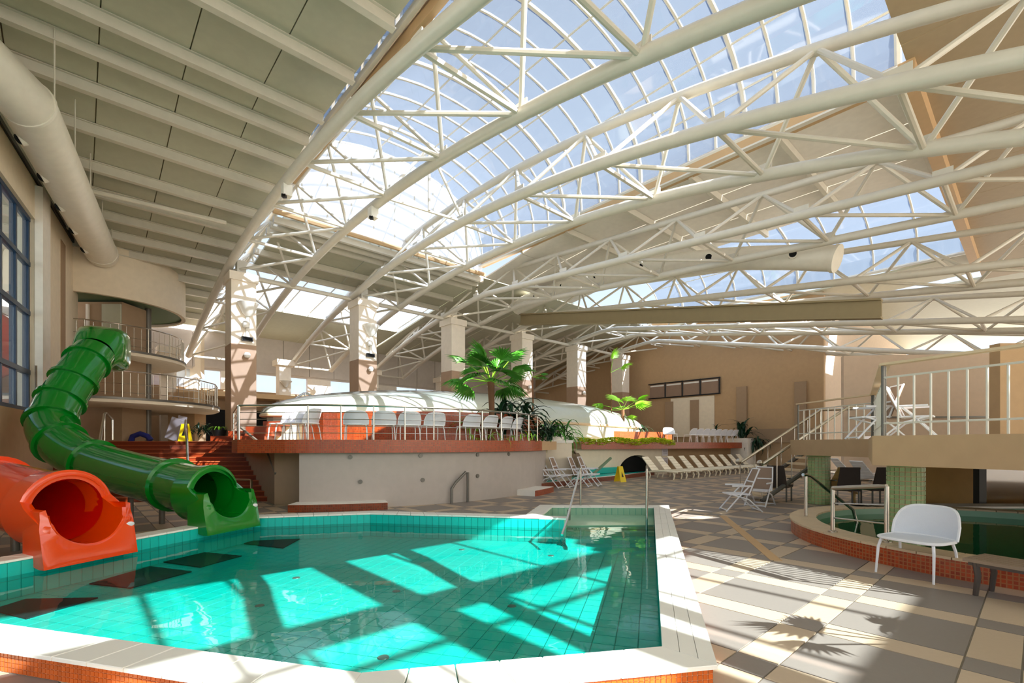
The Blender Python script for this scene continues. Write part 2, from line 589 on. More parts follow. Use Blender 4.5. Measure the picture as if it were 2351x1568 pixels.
# orange mosaic on the outer face of the two near sides
TS = .0345
for (i, tmax) in ((0, 1.0), (7, .98)):
    p, q = Vector(outp[i]), Vector(outp[(i + 1) % n])
    d = (q - p); L = d.length; d.normalize(); nn = Vector((d.y, -d.x))
    k = int(L / TS)
    key = MB(); key.box((0, 0, 0), (TS - .006, .008, TS - .006)); me = key.mesh('mosaic_tile', 'orange_tile')
    bk = MB(); bk.prism([tuple(p), tuple(q), tuple(q + nn * .004), tuple(p + nn * .004)], -.004, HC - .028)
    bk.build('mosaic_bed', 'grout_light', pool)
    rot = Matrix.Rotation(math.atan2(d.y, d.x), 4, 'Z')
    lim = (lambda X, Y: X > -.35) if i == 0 else (lambda X, Y: X < -1.55)
    far = MB()
    for u in range(k):
        c = p + d * ((u + .5) * L / k) + nn * .006
        for v in range(4):
            z = .002 + (v + .5) * (HC - .03) / 4
            px = 1175.5 + 1100 * c.x / c.y; py = 1020 + (1.5 - z) * 1100 / c.y
            if lim(c.x, c.y) and -20 < px < 2370 and py < 1590:
                part('mosaic_tile', me, pool, Matrix.Translation((c.x, c.y, z)) @ rot)
            else:
                far.box((c.x, c.y, z), (TS - .006, .008, TS - .006), rot.to_3x3())
    tag(far.build('mosaic_tile', 'orange_tile', pool), 'orange mosaic tiles further along the skirt', kind='stuff')
bk = MB()
p, q = Vector(outp[1]), Vector(outp[2]); nn = Vector(((q - p).y, -(q - p).x)).normalized()
bk.strip([tuple(p + nn * .004), tuple(q + nn * .004)], 0, HC - .028)
bk.build('mosaic_skirt', 'spa_tile', pool)
# wall tiles inside: left side, the two far sides, the steps' back wall
def wall_tiles(p, q, rows, zt, m, w=.125, h=.21):
    p, q = Vector(p), Vector(q); d = q - p; L = d.length; d.normalize(); nn = Vector((-d.y, d.x))
    k = max(1, round(L / w)); w2 = L / k
    kb = MB(); kb.box((0, 0, 0), (w2 - .007, .008, h - .007)); me = kb.mesh('wall_tile', m)
    rot = Matrix.Rotation(math.atan2(d.y, d.x), 4, 'Z')
    for u in range(k):
        for v in range(rows):
            c = p + d * ((u + .5) * w2) - nn * .006
            part('wall_tile', me, pool, Matrix.Translation((c.x, c.y, zt - (v + .5) * h)) @ rot)
wall_tiles(P5, P6, 2, HC - .03, 'teal_tile')
wall_tiles(P4, P5, 2, HC - .03, 'teal_tile')
wall_tiles(P3, P4, 2, HC - .03, 'teal_tile')
wall_tiles(PBR, PBL, 1, HC - .028, 'pale_green_tile', .13, .16)
wall_tiles(PBL, AL, 1, HC - .028, 'pale_green_tile', .13, .16)
# floor tiles
u = Vector((.277, .961)); v = Vector((.961, -.277))
tl = .2; cand = []
for i in range(-40, 40):
    for j in range(-48, 40):
        c = Vector((-1.5, 6)) + u * (i + .5) * tl + v * (j + .5) * tl
        if inside((c.x, c.y), offset_poly(ccw(MAIN), .08)):
            cand.append((c.y, c))
cand.sort(key=lambda t: t[0])
kb = MB(); kb.box((0, 0, 0), (tl - .009, tl - .009, .008)); me = kb.mesh('bottom_tile', 'teal_tile')
rot = Matrix.Rotation(math.atan2(u.y, u.x), 4, 'Z')
far = MB()
for k, (_, c) in enumerate(cand):
    if k < 300: part('bottom_tile', me, pool, Matrix.Translation((c.x, c.y, ZF - .003)) @ rot)
    else: far.box((c.x, c.y, ZF - .003), (tl - .009, tl - .009, .008), rot.to_3x3())
tag(far.build('bottom_tile', 'teal_tile', pool), 'pool floor tiles further off', kind='stuff')
# entry steps, landing and the stub wall with its pale top
e = (Vector(P4) - Vector(AL)).normalized(); nf = Vector((-.97, -.0)) 
al, pbl, pbr = Vector(AL), Vector(PBL), Vector(PBR)
fr_l, fr_r = Vector((.52, 8.9)), Vector((2.67, 9.0))
b = MB(); b.prism([tuple(fr_l), tuple(fr_r), PBR, PBL], ZF, -.012)
b.build('landing', 'pale_green_tile', pool)
for k in range(3):
    y0 = 9.0 - .3 * k
    b = MB(); b.prism([(P3[0] - .04 if k else .6, y0), (.997 + .288 * (y0 - 3.184), y0), (.997 + .288 * (y0 - .3 - 3.184), y0 - .3), (P3[0] - .04, y0 - .3)], ZF, -.1 - .07 * k)
    b.build('pool_step', 'teal_tile' if k else 'pale_green_tile', pool)
d = (Vector(P3) - al).normalized(); nn = Vector((-d.y, d.x))
b = MB(); b.prism([AL, P3, tuple(Vector(P3) + nn * .22), tuple(al + nn * .22)], ZF, HC - .026)
b.build('stub_wall', 'pale_green_tile', pool)
b = MB(); b.prism([AL, tuple(Vector(P3) + d * .02), tuple(Vector(P3) + nn * .24 + d * .02), tuple(al + nn * .24)], HC - .026, HC)
b.build('coping_slab', 'coping', pool)
for (px, py) in ((680, 1327), (910, 1358), (1175, 1392), (596, 1391), (880, 1510), (1060, 1262), (1265, 1276)):
    c = S(px, py, ZF)
    b = MB(); b.lathe([(0, .008), (.045, .006), (.05, 0), (.05, -.004)], 12, (c.x, c.y, ZF + .002))
    b.build('floor_inlet', 'grey_post', pool, True)
# water
b = MB(); b.prism(offset_poly(ccw(MAIN), .004), -.031, -.03)
wt = MB(); wt.add([(x, y, -.03) for x, y in offset_poly(ccw(MAIN), .004)], [tuple(range(6))])
wt.add([(x, y, -.0301) for x, y in ((P3[0], 8.62), (2.54, 8.45), (2.64, 9.0), (P3[0], 9.0))], [(0, 1, 2, 3)])
tag(wt.build('pool_water', 'pool_water'), 'clear turquoise water filling the swimming pool', 'water', kind='stuff')
# dark landing mats on the pool bottom in front of the slides
for pts, lab in (([(-20, 1400), (60, 1375), (225, 1372), (60, 1420)], 'dark panel on pool bottom nearest the frame corner under the orange slide'),
                 ([(205, 1340), (345, 1300), (440, 1312), (300, 1350)], 'dark panel on pool bottom between the orange and green slides'),
                 ([(375, 1290), (470, 1268), (555, 1276), (460, 1302)], 'dark panel on pool bottom just beyond the green slide mouth'),
                 ([(560, 1248), (600, 1230), (690, 1236), (650, 1258)], 'dark panel on pool bottom farthest from the slides')):
    q = [S(x, y, ZF + .012) for x, y in pts]
    q[0] = q[1] + (q[0] - q[1]) ; 
    b = MB(); b.prism([(p.x, p.y) for p in q], ZF + .002, ZF + .016)
    tag(b.build('pool_mat', 'mat_dark'), lab, 'mat', 'dark panels on the pool bottom')
# handrails at the steps
def bent_rail(name, label, pts, r=.02, cat='handrail', m='steel', group=None):
    t = thing(name, label, cat, pts[0], group=group)
    return t
t = thing('pool_handrail', 'slanting steel handrail at the left of the pool steps', 'handrail', (1.02, 8.75, HC))
b = MB(); b.tube([D(1290, 1228, 7.9), D(1300, 1200, 8.2), D(1331, 1080, 9.6)], .02, 8); b.build('sloping_bar', 'steel', t, True)
rod('post', D(1333, 1160, 10.1), D(1333, 1078, 10.1), .022, 'steel', t)
b = MB(); b.tube([D(1331, 1080, 9.6), D(1333, 1076, 9.85), D(1333, 1078, 10.1)], .021, 8); b.build('bend', 'steel', t, True)
rod('foot', D(1306, 1194, 8.72), D(1306, 1170, 8.72), .03, 'grey_post', t)
t = thing('pool_handrail', 'upright steel handrail at the right of the pool steps', 'handrail', (2.75, 9.3, HC))
rod('front_post', D(1484, 1235, 8.7), D(1485, 1076, 8.7), .022, 'steel', t)
b = MB(); b.tube([D(1485, 1078, 8.7), D(1485, 1070, 8.95), D(1486, 1074, 9.3), D(1487, 1160, 10.35)], .02, 8); b.build('bend', 'steel', t, True)
# handrail by the white wall
t = thing('deck_handrail', 'bent steel handrail standing before the white terrace wall', 'handrail', S(1037, 1156))
A, B_, C_, E_ = S(1037, 1156), D(1037, 1122, 12.15), D(1070, 1083, 12.3), S(1074, 1153)
b = MB(); b.tube([A, B_, D(1046, 1108, 12.2), C_], .035, 8); b.build('bent_bar', 'grey_post', t, True)
rod('post', E_, Vector((E_.x, E_.y, C_.z - .02)), .035, 'grey_post', t)
# ================================================================== ROOF: ceilings
def zc(a):                                  # underside of the roof deck along T
    return 10.05 if a < 13 else 10.05 - .145 * (a - 13)
def slab(bm, a0, a1, b0, b1, t=.06, zf=zc, dz=0.0):
    lo = [W(a, bb, zf(a) + dz) for a, bb in ((a0, b0), (a1, b0), (a1, b1), (a0, b1))]
    bm.hull(lo[::-1], [v + Vector((0, 0, t)) for v in lo[::-1]])
    return bm
ceil = thing('ceiling', 'pale panelled ceiling with purlins left of the skylight vault', 'ceiling', W(10, 0, 10), kind='structure')
PUR = [6.9, 8.7, 10.6, 12.45, 13.5, 14.65, 16.1, 17.7, 19.0, 20.2, 21.4, 22.6, 23.8, 25.0, 26.4, 27.8, 29.5]
rows = [3.0, 5.0] + PUR
for k in range(len(rows) - 1):
    a0, a1 = rows[k], rows[k + 1]
    nb = 9
    for j in range(nb):
        w = (4.75 + 8.5) / nb
        b0 = -8.5 + j * w
        b = MB(); slab(b, a0 + .01, a1 - .01, b0 + .012, b0 + w - .012, .05)
        b.build('ceiling_panel', 'ceiling_white', ceil)
b = MB()
for k in range(len(rows) - 1): slab(b, rows[k], rows[k + 1], -8.5, 4.75, .1, dz=.055)
b.build('roof_deck', 'ceiling_tan', ceil)
for a in PUR[:-1]:
    b = MB()
    z = zc(a)
    for (w, h, dz) in ((.16, .03, -.26), (.05, .24, -.13), (.16, .02, -.01)):
        lo = [W(a - w / 2, -8.5, z + dz - h / 2), W(a + w / 2, -8.5, z + dz - h / 2), W(a + w / 2, 4.7, z + dz - h / 2), W(a - w / 2, 4.7, z + dz - h / 2)]
        b.hull(lo[::-1], [v + Vector((0, 0, h)) for v in lo[::-1]])
    b.build('purlin', 'purlin_white', ceil)
b = MB(); b.tube([W(18.3, -3.8, 9.2), W(18.3, -3.8, 8.75), W(18.25, -3.6, 8.6), W(17.9, 3.6, 8.75)], .07, 8)
b.build('ceiling_pipe', 'purlin_white', ceil, True)
# opaque roof between vault and far glazing, right ceilings, roof behind the viewer
c2 = thing('ceiling', 'ribbed pale roof panel between the vault and the far skylight', 'ceiling', W(19.5, 10, 9), kind='structure')
for j in range(5):
    b0 = 5.3 + j * 1.8
    for (a0, a1) in ((17.7, 18.9), (18.95, 20.2), (20.25, 21.5)):
        b = MB(); slab(b, a0, a1, b0 + .01, b0 + 1.78, .08); b.build('ceiling_panel', 'ceiling_white', c2)
for a in (17.75, 18.15, 18.6, 20.2, 21.5):
    b = MB(); z = zc(a)
    lo = [W(a - .07, 5.0, z - .22), W(a + .07, 5.0, z - .22), W(a + .07, 14.2, z - .22), W(a - .07, 14.2, z - .22)]
    b.hull(lo[::-1], [v + Vector((0, 0, .22)) for v in lo[::-1]]); b.build('purlin', 'purlin_white', c2)
c3 = thing('ceiling', 'white ceiling panels beside the right edge of the skylight vault', 'ceiling', W(8, 17, 10), kind='structure')
for k in range(6):
    a0 = 2.2 + k * 2.55
    for j in range(3):
        b0 = 14.15 + j * 2.05
        b = MB(); slab(b, a0 + .02, a0 + 2.53, b0 + .015, b0 + 2.03, .06, dz=-.1); b.build('ceiling_panel', 'white_wall', c3)
    b = MB(); lo = [W(a0 - .06, 14.1, 9.72), W(a0 + .06, 14.1, 9.72), W(a0 + .06, 20.3, 9.72), W(a0 - .06, 20.3, 9.72)]
    b.hull(lo[::-1], [v + Vector((0, 0, .22)) for v in lo[::-1]]); b.build('purlin', 'purlin_white', c3)
c4 = thing('ceiling', 'beige panelled ceiling at the right behind the brown cross beam', 'ceiling', W(0, 20, 10), kind='structure')
for k in range(10):
    b0 = 10.6 + k * 2.4
    for (a0, a1) in ((-3.2, -.6), (-.58, 2.0)):
        b = MB(); slab(b, a0, a1, b0 + .012, b0 + 2.388, .08, dz=-.05); b.build('ceiling_panel', 'ceiling_tan', c4)
b = MB(); lo = [W(1.85, 13.6, 9.62), W(2.15, 13.6, 9.62), W(2.15, 31, 9.62), W(1.85, 31, 9.62)]
b.hull(lo[::-1], [v + Vector((0, 0, .38)) for v in lo[::-1]]); b.build('cross_beam', 'beam_tan', c4)
c5 = thing('ceiling', 'opaque far right roof over the rear terraces', 'ceiling', W(22, 24, 9), kind='structure')
for j in range(8):
    b0 = 14.3 + j * 2.1
    for (a0, a1) in ((17.7, 20.5), (20.52, 23.5), (23.52, 26.5), (26.52, 30)):
        b = MB(); slab(b, a0, a1, b0 + .015, b0 + 2.09, .08); b.build('ceiling_panel', 'ceiling_white', c5)
b = MB()
slab(b, 1.9, 17.7, 29.6, 33, .1)
b.build('ceiling_panel', 'ceiling_white', c5)
c6 = thing('ceiling', 'roof over the viewer side of the hall with its skylight opening', 'ceiling', W(-10, 8, 10), kind='structure')
for (a0, a1, b0, b1) in ((-26, -13.1, -10, 34), (-13.1, -7.0, -10, 2.0), (-7.0, 1.4, -10, 10.6), (-7.0, -5.2, 10.6, 34), (-5.2, -3.25, 10.6, 34), (1.4, 3.0, -8.5, 4.75), (-26, 8.4, 34.6, 56)):
    b = MB(); slab(b, a0, a1, b0, b1, .12); b.build('ceiling_panel', 'ceiling_white', c6)
b = MB()                                    # roof panel with a round rooflight
for q in subtract([(-13.1, 10.4), (-7.0, 10.4), (-7.0, 34), (-13.1, 34)], [(-8.7 + .8 * math.cos(2 * PI * k / 20), 13.6 + .8 * math.sin(2 * PI * k / 20)) for k in range(20)]):
    if area(q) > 1e-4: b.hull([W(x, y, 10.05) for x, y in q], [W(x, y, 10.17) for x, y in q])
b.build('ceiling_panel', 'ceiling_white', c6)
for bb in (4.5, 5.4, 7.7, 9.0):
    rod('glazing_bar', W(-13.1, bb, 10.1), W(-7.0, bb, 10.1), .04, 'steel_white', c6, 6)
for a in (-10.6,):
    rod('glazing_bar', W(a, 2.0, 10.1), W(a, 10.4, 10.1), .04, 'steel_white', c6, 6)
for k in range(3):
    for j in range(3):
        b = MB(); slab(b, -13.1 + 2.03 * k, -11.1 + 2.03 * k, 2.0 + 2.8 * j, 4.75 + 2.8 * j, .02); b.build('pane', 'clear_pane', c6)
bar('roof_beam', W(-9.2, 6.3, 9.0), (7.8, .42, .3), 'steel_white', c6, ROT_TB)
bar('roof_beam', W(-8.7, 6.2, 9.4), (.3, 8.6, .3), 'steel_white', c6, ROT_TB)

# ================================================================== SKYLIGHT VAULTS
def vault(label, a0, a1, b0, b1, z0, rise, step, nseg, first=0):
    t = thing('skylight_vault', label, 'skylight', W((a0 + a1) / 2, (b0 + b1) / 2, z0), group=None)
    bc, hw = (b0 + b1) / 2, (b1 - b0) / 2
    def pt(a, f, dz=0.0):
        th = PI * (1 - f)
        return W(a, bc + hw * math.cos(th), z0 + (rise + dz) * math.sin(th) ** .8 + (dz if 0 < f < 1 else 0) * 0)
    na = round((a1 - a0) / step)
    st = (a1 - a0) / na
    fs = [k / nseg for k in range(nseg + 1)]
    kb = None
    for i in range(na + 1):
        a = a0 + i * st
        b = MB(); b.tube([pt(a, k / 20) for k in range(21)], .045 if i % 4 else .07, 6)
        b.build('rib', 'steel_white', t, True)
    for k in range(nseg + 1):
        p, q = pt(a0, fs[k]), pt(a1, fs[k])
        rod('glazing_bar', p, q, .03 if 0 < k < nseg else .09, 'steel_white', t, 6)
    for k in range(nseg):
        # one pane, shared along the vault
        o = pt(a0, fs[k])
        n = 3
        lo = [pt(a0 + .03, fs[k] + (fs[k + 1] - fs[k]) * u / n) for u in range(n + 1)]
        hi = [pt(a0 + st - .03, fs[k] + (fs[k + 1] - fs[k]) * u / n) for u in range(n + 1)]
        kb = MB(); kb.add([v - o for v in lo + hi], [(u, u + 1, n + 2 + u, n + 1 + u) for u in range(n)])
        me = kb.mesh('pane', 'vault_pane')
        for i in range(na):
            part('pane', me, t, Matrix.Translation(o + (W(a0 + i * st, 0) - W(a0, 0))))
    return t, pt
v1, pt1 = vault('glazed barrel vault skylight over the pool with white ribs', 2.2, 17.5, 4.95, 14.0, 10.15, 2.9, .85, 9)
# far end wall of the vault: upright panes under the last rib
e1 = thing('clerestory', 'bright upright glazing closing the far end of the skylight vault', 'window', W(17.5, 9.5, 10))
for k in range(10):
    f0, f1 = .5 - .5 * math.cos(PI * k / 10), .5 - .5 * math.cos(PI * (k + 1) / 10)
    b0, b1 = 4.95 + 9.05 * k / 10, 4.95 + 9.05 * (k + 1) / 10
    def top(bb):
        c = max(-1, min(1, (bb - 9.475) / 4.525)); return 10.15 + 2.9 * math.sin(math.acos(c)) ** .8
    b = MB(); b.hull([W(17.48, b0 + .03, 9.45), W(17.48, b1 - .03, 9.45), W(17.48, b1 - .03, top(b1)), W(17.48, b0 + .03, top(b0))],
                     [W(17.5, b0 + .03, 9.45), W(17.5, b1 - .03, 9.45), W(17.5, b1 - .03, top(b1)), W(17.5, b0 + .03, top(b0))])
    b.build('pane', 'bright_pane', e1)
    rod('mullion', W(17.49, b0, 9.4), W(17.49, b0, top(b0)), .03, 'steel_white', e1, 6)
rod('sill', W(17.45, 4.9, 9.42), W(17.45, 14.1, 9.42), .09, 'beam_tan', e1, 6)
# edge beams of the vault
t = thing('roof_beam', 'tan edge beam along the right foot of the skylight vault', 'beam', W(8, 14, 10))
for (bb, z, m) in ((14.05, 10.0, 'beam_tan'),):
    bar('beam_body', W(9.9, bb, z), (15.4, .22, .42), m, t, ROT_TB)
    bar('flange', W(9.9, bb - .16, z - .22), (15.4, .16, .05), 'steel_white', t, ROT_TB)
t = thing('roof_beam', 'pale edge beam along the left foot of the skylight vault', 'beam', W(8, 4.9, 10))
bar('beam_body', W(9.9, 5.12, 10.02), (15.4, .14, .3), 'beam_tan', t, ROT_TB)
v2, _ = vault('second barrel vault skylight seen between the right trusses', 2.2, 17.5, 20.4, 29.5, 10.1, 2.6, 1.7, 5)
# far flat glazing beyond the columns
g = thing('skylight', 'flat gridded skylight beyond the column row', 'skylight', W(25, 9, 8.3))
for i in range(3):
    a0 = 21.7 + i * 1.35
    for j in range(7):
        b0 = 5.2 + j * 1.28
        lo = [W(a, bb, zc(a) + .2) for a, bb in ((a0 + .04, b0 + .04), (a0 + 1.31, b0 + .04), (a0 + 1.31, b0 + 1.24), (a0 + .04, b0 + 1.24))]
        b = MB(); b.add(lo, [(3, 2, 1, 0)]); b.build('pane', 'milky_pane', g)
    rod('glazing_bar', W(a0, 5.2, zc(a0) + .2), W(a0, 14.2, zc(a0) + .2), .035, 'steel_white', g, 6)
for j in range(8):
    b0 = 5.2 + j * 1.28
    rod('glazing_bar', W(21.7, b0, zc(21.7) + .2), W(25.75, b0, zc(25.75) + .2), .03, 'steel_white', g, 6)

for j in range(4):
    b = MB(); slab(b, 25.8, 30, 5.2 + 2.25 * j, 7.43 + 2.25 * j, .08); b.build('ceiling_panel', 'ceiling_white', c5)
# ================================================================== TRUSSES
COLB = [4.5 + 4.8 * i for i in range(6)]
SL = [0, 0, .075, .12, .16, .2]
def arch(i, a):
    if a < -1.5: a = -3 - a
    if i < 2 or a > 17: return 8.45 - .0115 * (a - 13.5) ** 2
    return 8.31 - SL[i] * (17 - a)
TL = ['white tubular roof truss sweeping over the pool from the nearest column',
      'white tubular roof truss springing from the second column across the skylight',
      'white tubular roof truss from the third column below the white ceiling panels',
      'white roof truss from the fourth column above the olive girder',
      'white roof truss from the fifth column seen low at right',
      'lowest farthest white roof truss seen above the beige far wall']
for i, cb in enumerate(COLB):
    t = thing('roof_truss', TL[i], 'truss', W(20, cb, 7.7), group='tubular roof trusses')
    lo_b, hi_b, mid = cb - .42, cb + 1.9, cb + .74
    a_from = -3.2 if i < 2 else -1.4
    step = 2.7
    nodes = [x for x in [28.4 - step * k for k in range(20)] if x >= a_from]
    dz = 1.62 if i < 2 else (1.35 if i < 4 else 1.1)
    samp = [28.4 - .9 * k for k in range(60) if 28.4 - .9 * k >= a_from]
    rc = .135 if i < 2 else .12
    samp_b = samp + ([samp[-1] - .9 * k for k in range(1, 13)] if i == 0 else [])
    for bb in (lo_b, hi_b):
        b = MB(); b.tube([W(a, bb, arch(i, a)) for a in samp_b], rc, 10); b.build('bottom_chord', 'steel_white', t, True)
    b = MB(); b.tube([W(a, mid, arch(i, a) + dz) for a in samp], rc * .85, 10); b.build('top_chord', 'steel_white', t, True)
    nodes = [x for x in nodes if x > -3]
    for k, a in enumerate(nodes):
        L_, R_ = W(a, lo_b, arch(i, a)), W(a, hi_b, arch(i, a))
        rod('brace', L_, R_, .055, 'steel_white', t, 8)
        if k + 1 < len(nodes):
            a2 = nodes[k + 1]; am = (a + a2) / 2
            L2, R2 = W(a2, lo_b, arch(i, a2)), W(a2, hi_b, arch(i, a2))
            Tm = W(am, mid, arch(i, am) + dz)
            rod('brace', L_, R2, .05, 'steel_white', t, 8)
            for q in (L_, L2, R_, R2): rod('brace', q, Tm, .05, 'steel_white', t, 8)
        if i < 3:
            for q in (L_, R_): bar('gusset', q + Vector((0, 0, .14)), (.34, .03, .2), 'steel_white', t, ROT_TB)
t = thing('girder', 'deep olive girder hung across the middle of the roof', 'girder', W(10, 19, 7.2))
for (dz, h, w) in ((-.02, .5, .1), (.26, .06, .3), (-.28, .06, .3)):
    b = MB(); lo = [W(a, 17.9 + s, 7.95 - .172 * (17 - a) + dz + q) for q in (-h / 2, h / 2) for a, s in ((3.2, -w / 2), (19, -w / 2), (19, w / 2), (3.2, w / 2))]
    b.hull(lo[:4], lo[4:]); b.build('plate' if w < .2 else 'flange', 'olive_beam', t)
# long tie tubes across the trusses
t = thing('tie_tube', 'horizontal tie tube joining the column heads', 'beam', W(20.2, 10, 7.7))
b = MB(); b.tube([W(20.25, COLB[0] - .4, 7.85), W(20.25, COLB[-1] + 2, 7.85)], .09, 8); b.build('tube_body', 'steel_white', t, True)
t = thing('tie_truss', 'slender cross bracing hanging in the first bay of the vault', 'truss', W(13, 8, 9.5))
for p, q in ((W(12.5, 6.4, 8.5), W(12.3, 7.8, 10.4)), (W(12.3, 7.8, 10.4), W(12.2, 9, 8.5)), (W(12.3, 7.8, 10.4), W(12.3, 7.8, 8.5)), (W(12.5, 6.4, 8.5), W(12.2, 9, 8.5))):
    rod('brace', p, q, .045, 'steel_white', t, 8)

# ================================================================== COLUMNS
CL = ['square cream column with tan base, nearest and leftmost of the row', 'square cream column second in the row behind the white dome',
      'square cream column third in the row left of the fan palm', 'square cream column fourth in the row behind the fan palm',
      'square cream column fifth in the row with a lit wall lamp', 'square cream column sixth and farthest in the row']
for i, cb in enumerate(COLB):
    t = thing('column', CL[i], 'column', W(20, cb, 1.6), group='square columns in the row')
    rot = Matrix.Rotation(math.atan2(.6717, .7408), 3, 'Z')
    zd = 5.15
    b = MB(); b.box(W(20, cb, (1.6 + zd) / 2), (.83, .93, zd - 1.6), rot); b.build('lower_shaft', 'column_dado', t)
    b = MB(); b.box(W(20, cb, (zd + 7.45) / 2), (.82, .92, 7.45 - zd), rot); b.build('upper_shaft', 'column_cream', t)
    b = MB(); b.box(W(20, cb, 7.6), (.95, 1.05, .3), rot); b.build('capital', 'column_cream', t)
    b = MB(); b.box(W(20, cb, 8.0), (.3, .3, .6), rot); b.build('bearing', 'steel_white', t)
    # uplighter bowl, clock box and globe lamp on the face towards the pool
    U = ['nearest column', 'second column', 'third column', 'fourth column', 'fifth column', 'sixth column'][i]
    face_c = W(20 - .47, cb + .12, 6.6)
    if i in (0, 1):
        u_ = thing('uplighter', 'half round wall uplighter high on the ' + U, 'lamp', face_c, group='column uplighters')
        b = MB(); b.lathe([(.08, -.42), (.2, -.3), (.34, .02), (.36, .06), (.3, .06)], 14, face_c + W(-.05, 0, 0), 0, 2 * PI); b.build('bowl', 'lamp_white', u_, True)
        rod('bracket', face_c + Vector((0, 0, -.4)), face_c + Vector((0, 0, -1.2)), .07, 'lamp_white', u_)
        x = thing('display_box', 'small black display box on the ' + U, 'display', W(19.5, cb + .1, 5.3), group='column display boxes')
        b = MB(); b.box(W(19.49, cb + .1, 5.35), (.36, .1, .15), rot); b.build('case', 'black', x)
        b = MB(); b.box(W(19.43, cb + .1, 5.35), (.3, .02, .1), rot); b.build('screen', 'dark_void', x)
        x = thing('loudspeaker', 'small white bracket loudspeaker on the ' + U, 'speaker', W(19.45, cb + .05, 5.8), group='column loudspeakers')
        b = MB(); b.lathe([(.0, -.1), (.1, -.1), (.13, .05), (.1, .12), (0, .12)], 12, W(19.42, cb + .05, 5.85)); b.build('cone', 'lamp_white', x, True)
        rod('bracket', W(19.42, cb + .05, 5.8), W(19.53, cb + .05, 5.75), .03, 'steel', x)
    gl = thing('wall_lamp', 'small round white wall lamp on the ' + U, 'lamp', W(19.45, cb + .1, 4.8), group='column wall lamps')
    b = MB(); b.lathe([(0, -.11), (.08, -.09), (.12, 0), (.08, .09), (0, .11)], 12, W(19.42, cb + .08, 4.75)); b.build('globe', 'lamp_white', gl, True)
    b = MB(); b.box(W(19.51, cb + .08, 4.75), (.1, .04, .12), rot); b.build('back_plate', 'steel', gl)
# smaller columns in the far row
for i, cb in enumerate((3.2, 8.4, 13.6, 18.8)):
    t = thing('column', ['slim far column left of the nearest column', 'slim far column with bowl light between first two columns', 'slim far column right of the second column',
                         'slim far column behind the fan palm'][i], 'column', W(28, cb, 1.6), group='slim far columns')
    rot = Matrix.Rotation(math.atan2(.6717, .7408), 3, 'Z')
    b = MB(); b.box(W(28, cb, 3.7), (.6, .6, 4.2), rot); b.build('shaft', 'column_cream', t)
    b = MB(); b.box(W(28, cb, 5.95), (.9, .9, .3), rot); b.build('capital', 'column_cream', t)
    b = MB(); b.lathe([(.05, -.3), (.3, 0), (.32, .05), (.2, .05)], 12, W(27.6, cb, 4.9)); b.build('bowl_light', 'lamp_white', t, True)

# ================================================================== ROUND DUCTS
def duct(label, pts, r, nozzles, nr, down=None):
    t = thing('air_duct', label, 'duct', pts[0])
    b = MB(); b.tube(pts, r, 24); b.build('pipe', 'duct_white', t, True)
    for p in pts[1:-1]:
        pass
    return t
dd = Vector((-.6591, 1, 0)).normalized()
e_far = Vector((-14.55, 17.0, 8.25)); e_mid = e_far - dd * 9.0; e_near = e_mid + Vector((.25, -1, .02)).normalized() * 6
t = duct('large white round air duct hung along the left wall', [e_far, e_far.lerp(e_mid, .5), e_mid, e_near], .47, None, 0)
for p in (e_mid, e_far.lerp(e_mid, .04), e_mid.lerp(e_near, .9)):
    d = (e_mid - e_near).normalized() if p == e_mid else dd
    b = MB(); b.tube([p - d * .03, p + d * .03], .49, 24); b.build('joint_ring', 'duct_white', t, True)
for k in range(5):
    p = e_mid.lerp(e_far, .12 + .19 * k)
    q = p + Vector((-.12, -.42, -.42)) * .9
    b = MB(); b.tube([p + Vector((0, -.3, -.3)), q], .13, 12); nz_ = b.build('nozzle', 'duct_white', t, True)
    n_ = Vector((-.12, -.42, -.42)).normalized()
    b = MB(); b.tube([q + n_ * .002, q + n_ * .006], .1, 12); b.build('nozzle_hole', 'dark_void', nz_)
p = e_mid.lerp(e_near, .3); q = p + Vector((-.1, -.4, -.42)); n_ = Vector((-.1, -.4, -.42)).normalized()
b = MB(); b.tube([p, q], .22, 14); nz_ = b.build('nozzle', 'duct_white', t, True)
b = MB(); b.tube([q + n_ * .002, q + n_ * .008], .17, 14); b.build('nozzle_hole', 'dark_void', nz_)
for k in range(5):
    p = e_mid.lerp(e_far, .02 + .22 * k) + Vector((.4, .1, .2))
    rod('hanger', p, Vector((p.x, p.y, 10.0)), .015, 'steel_white', t, 6)
def zd(a): return 8.96 - .0155 * (14.9 - a) ** 2
t = duct('white round air duct with nozzles crossing under the right trusses', [W(a, 17.2, zd(a)) for a in [4.2 + 1.2 * k for k in range(13)]], .39, None, 0)
for a in (5.4, 8.2, 11.0, 13.4, 15.4, 17.2):
    p = W(a, 17.2, zd(a)); n_ = (Vector((0, 0, 1.5)) - p).normalized(); n_.z += .25; n_.normalize()
    b = MB(); b.tube([p + n_ * .25, p + n_ * .47], .15, 14); nz_ = b.build('nozzle', 'duct_white', t, True)
    b = MB(); b.tube([p + n_ * .472, p + n_ * .478], .11, 14); b.build('nozzle_hole', 'dark_void', nz_)
b = MB(); b.tube([W(4.16, 17.2, zd(4.16)), W(4.26, 17.2, zd(4.26))], .42, 24); b.build('joint_ring', 'duct_white', t, True)
# small loudspeaker boxes hung from the nearest truss
for (p, lab) in ((W(13.4, 4.1, 8.2), 'small white box speaker under the left chord of the nearest truss'), (W(13.0, 6.35, 8.2), 'small white box speaker under the right chord of the nearest truss')):
    t = thing('loudspeaker', lab, 'speaker', p)
    b = MB(); b.box(p, (.24, .22, .3), ROT_TB); b.build('case', 'lamp_white', t)
    b = MB(); b.box(p + Vector((-.02, -.1, -.18)), (.1, .1, .08)); b.build('driver', 'black', t)

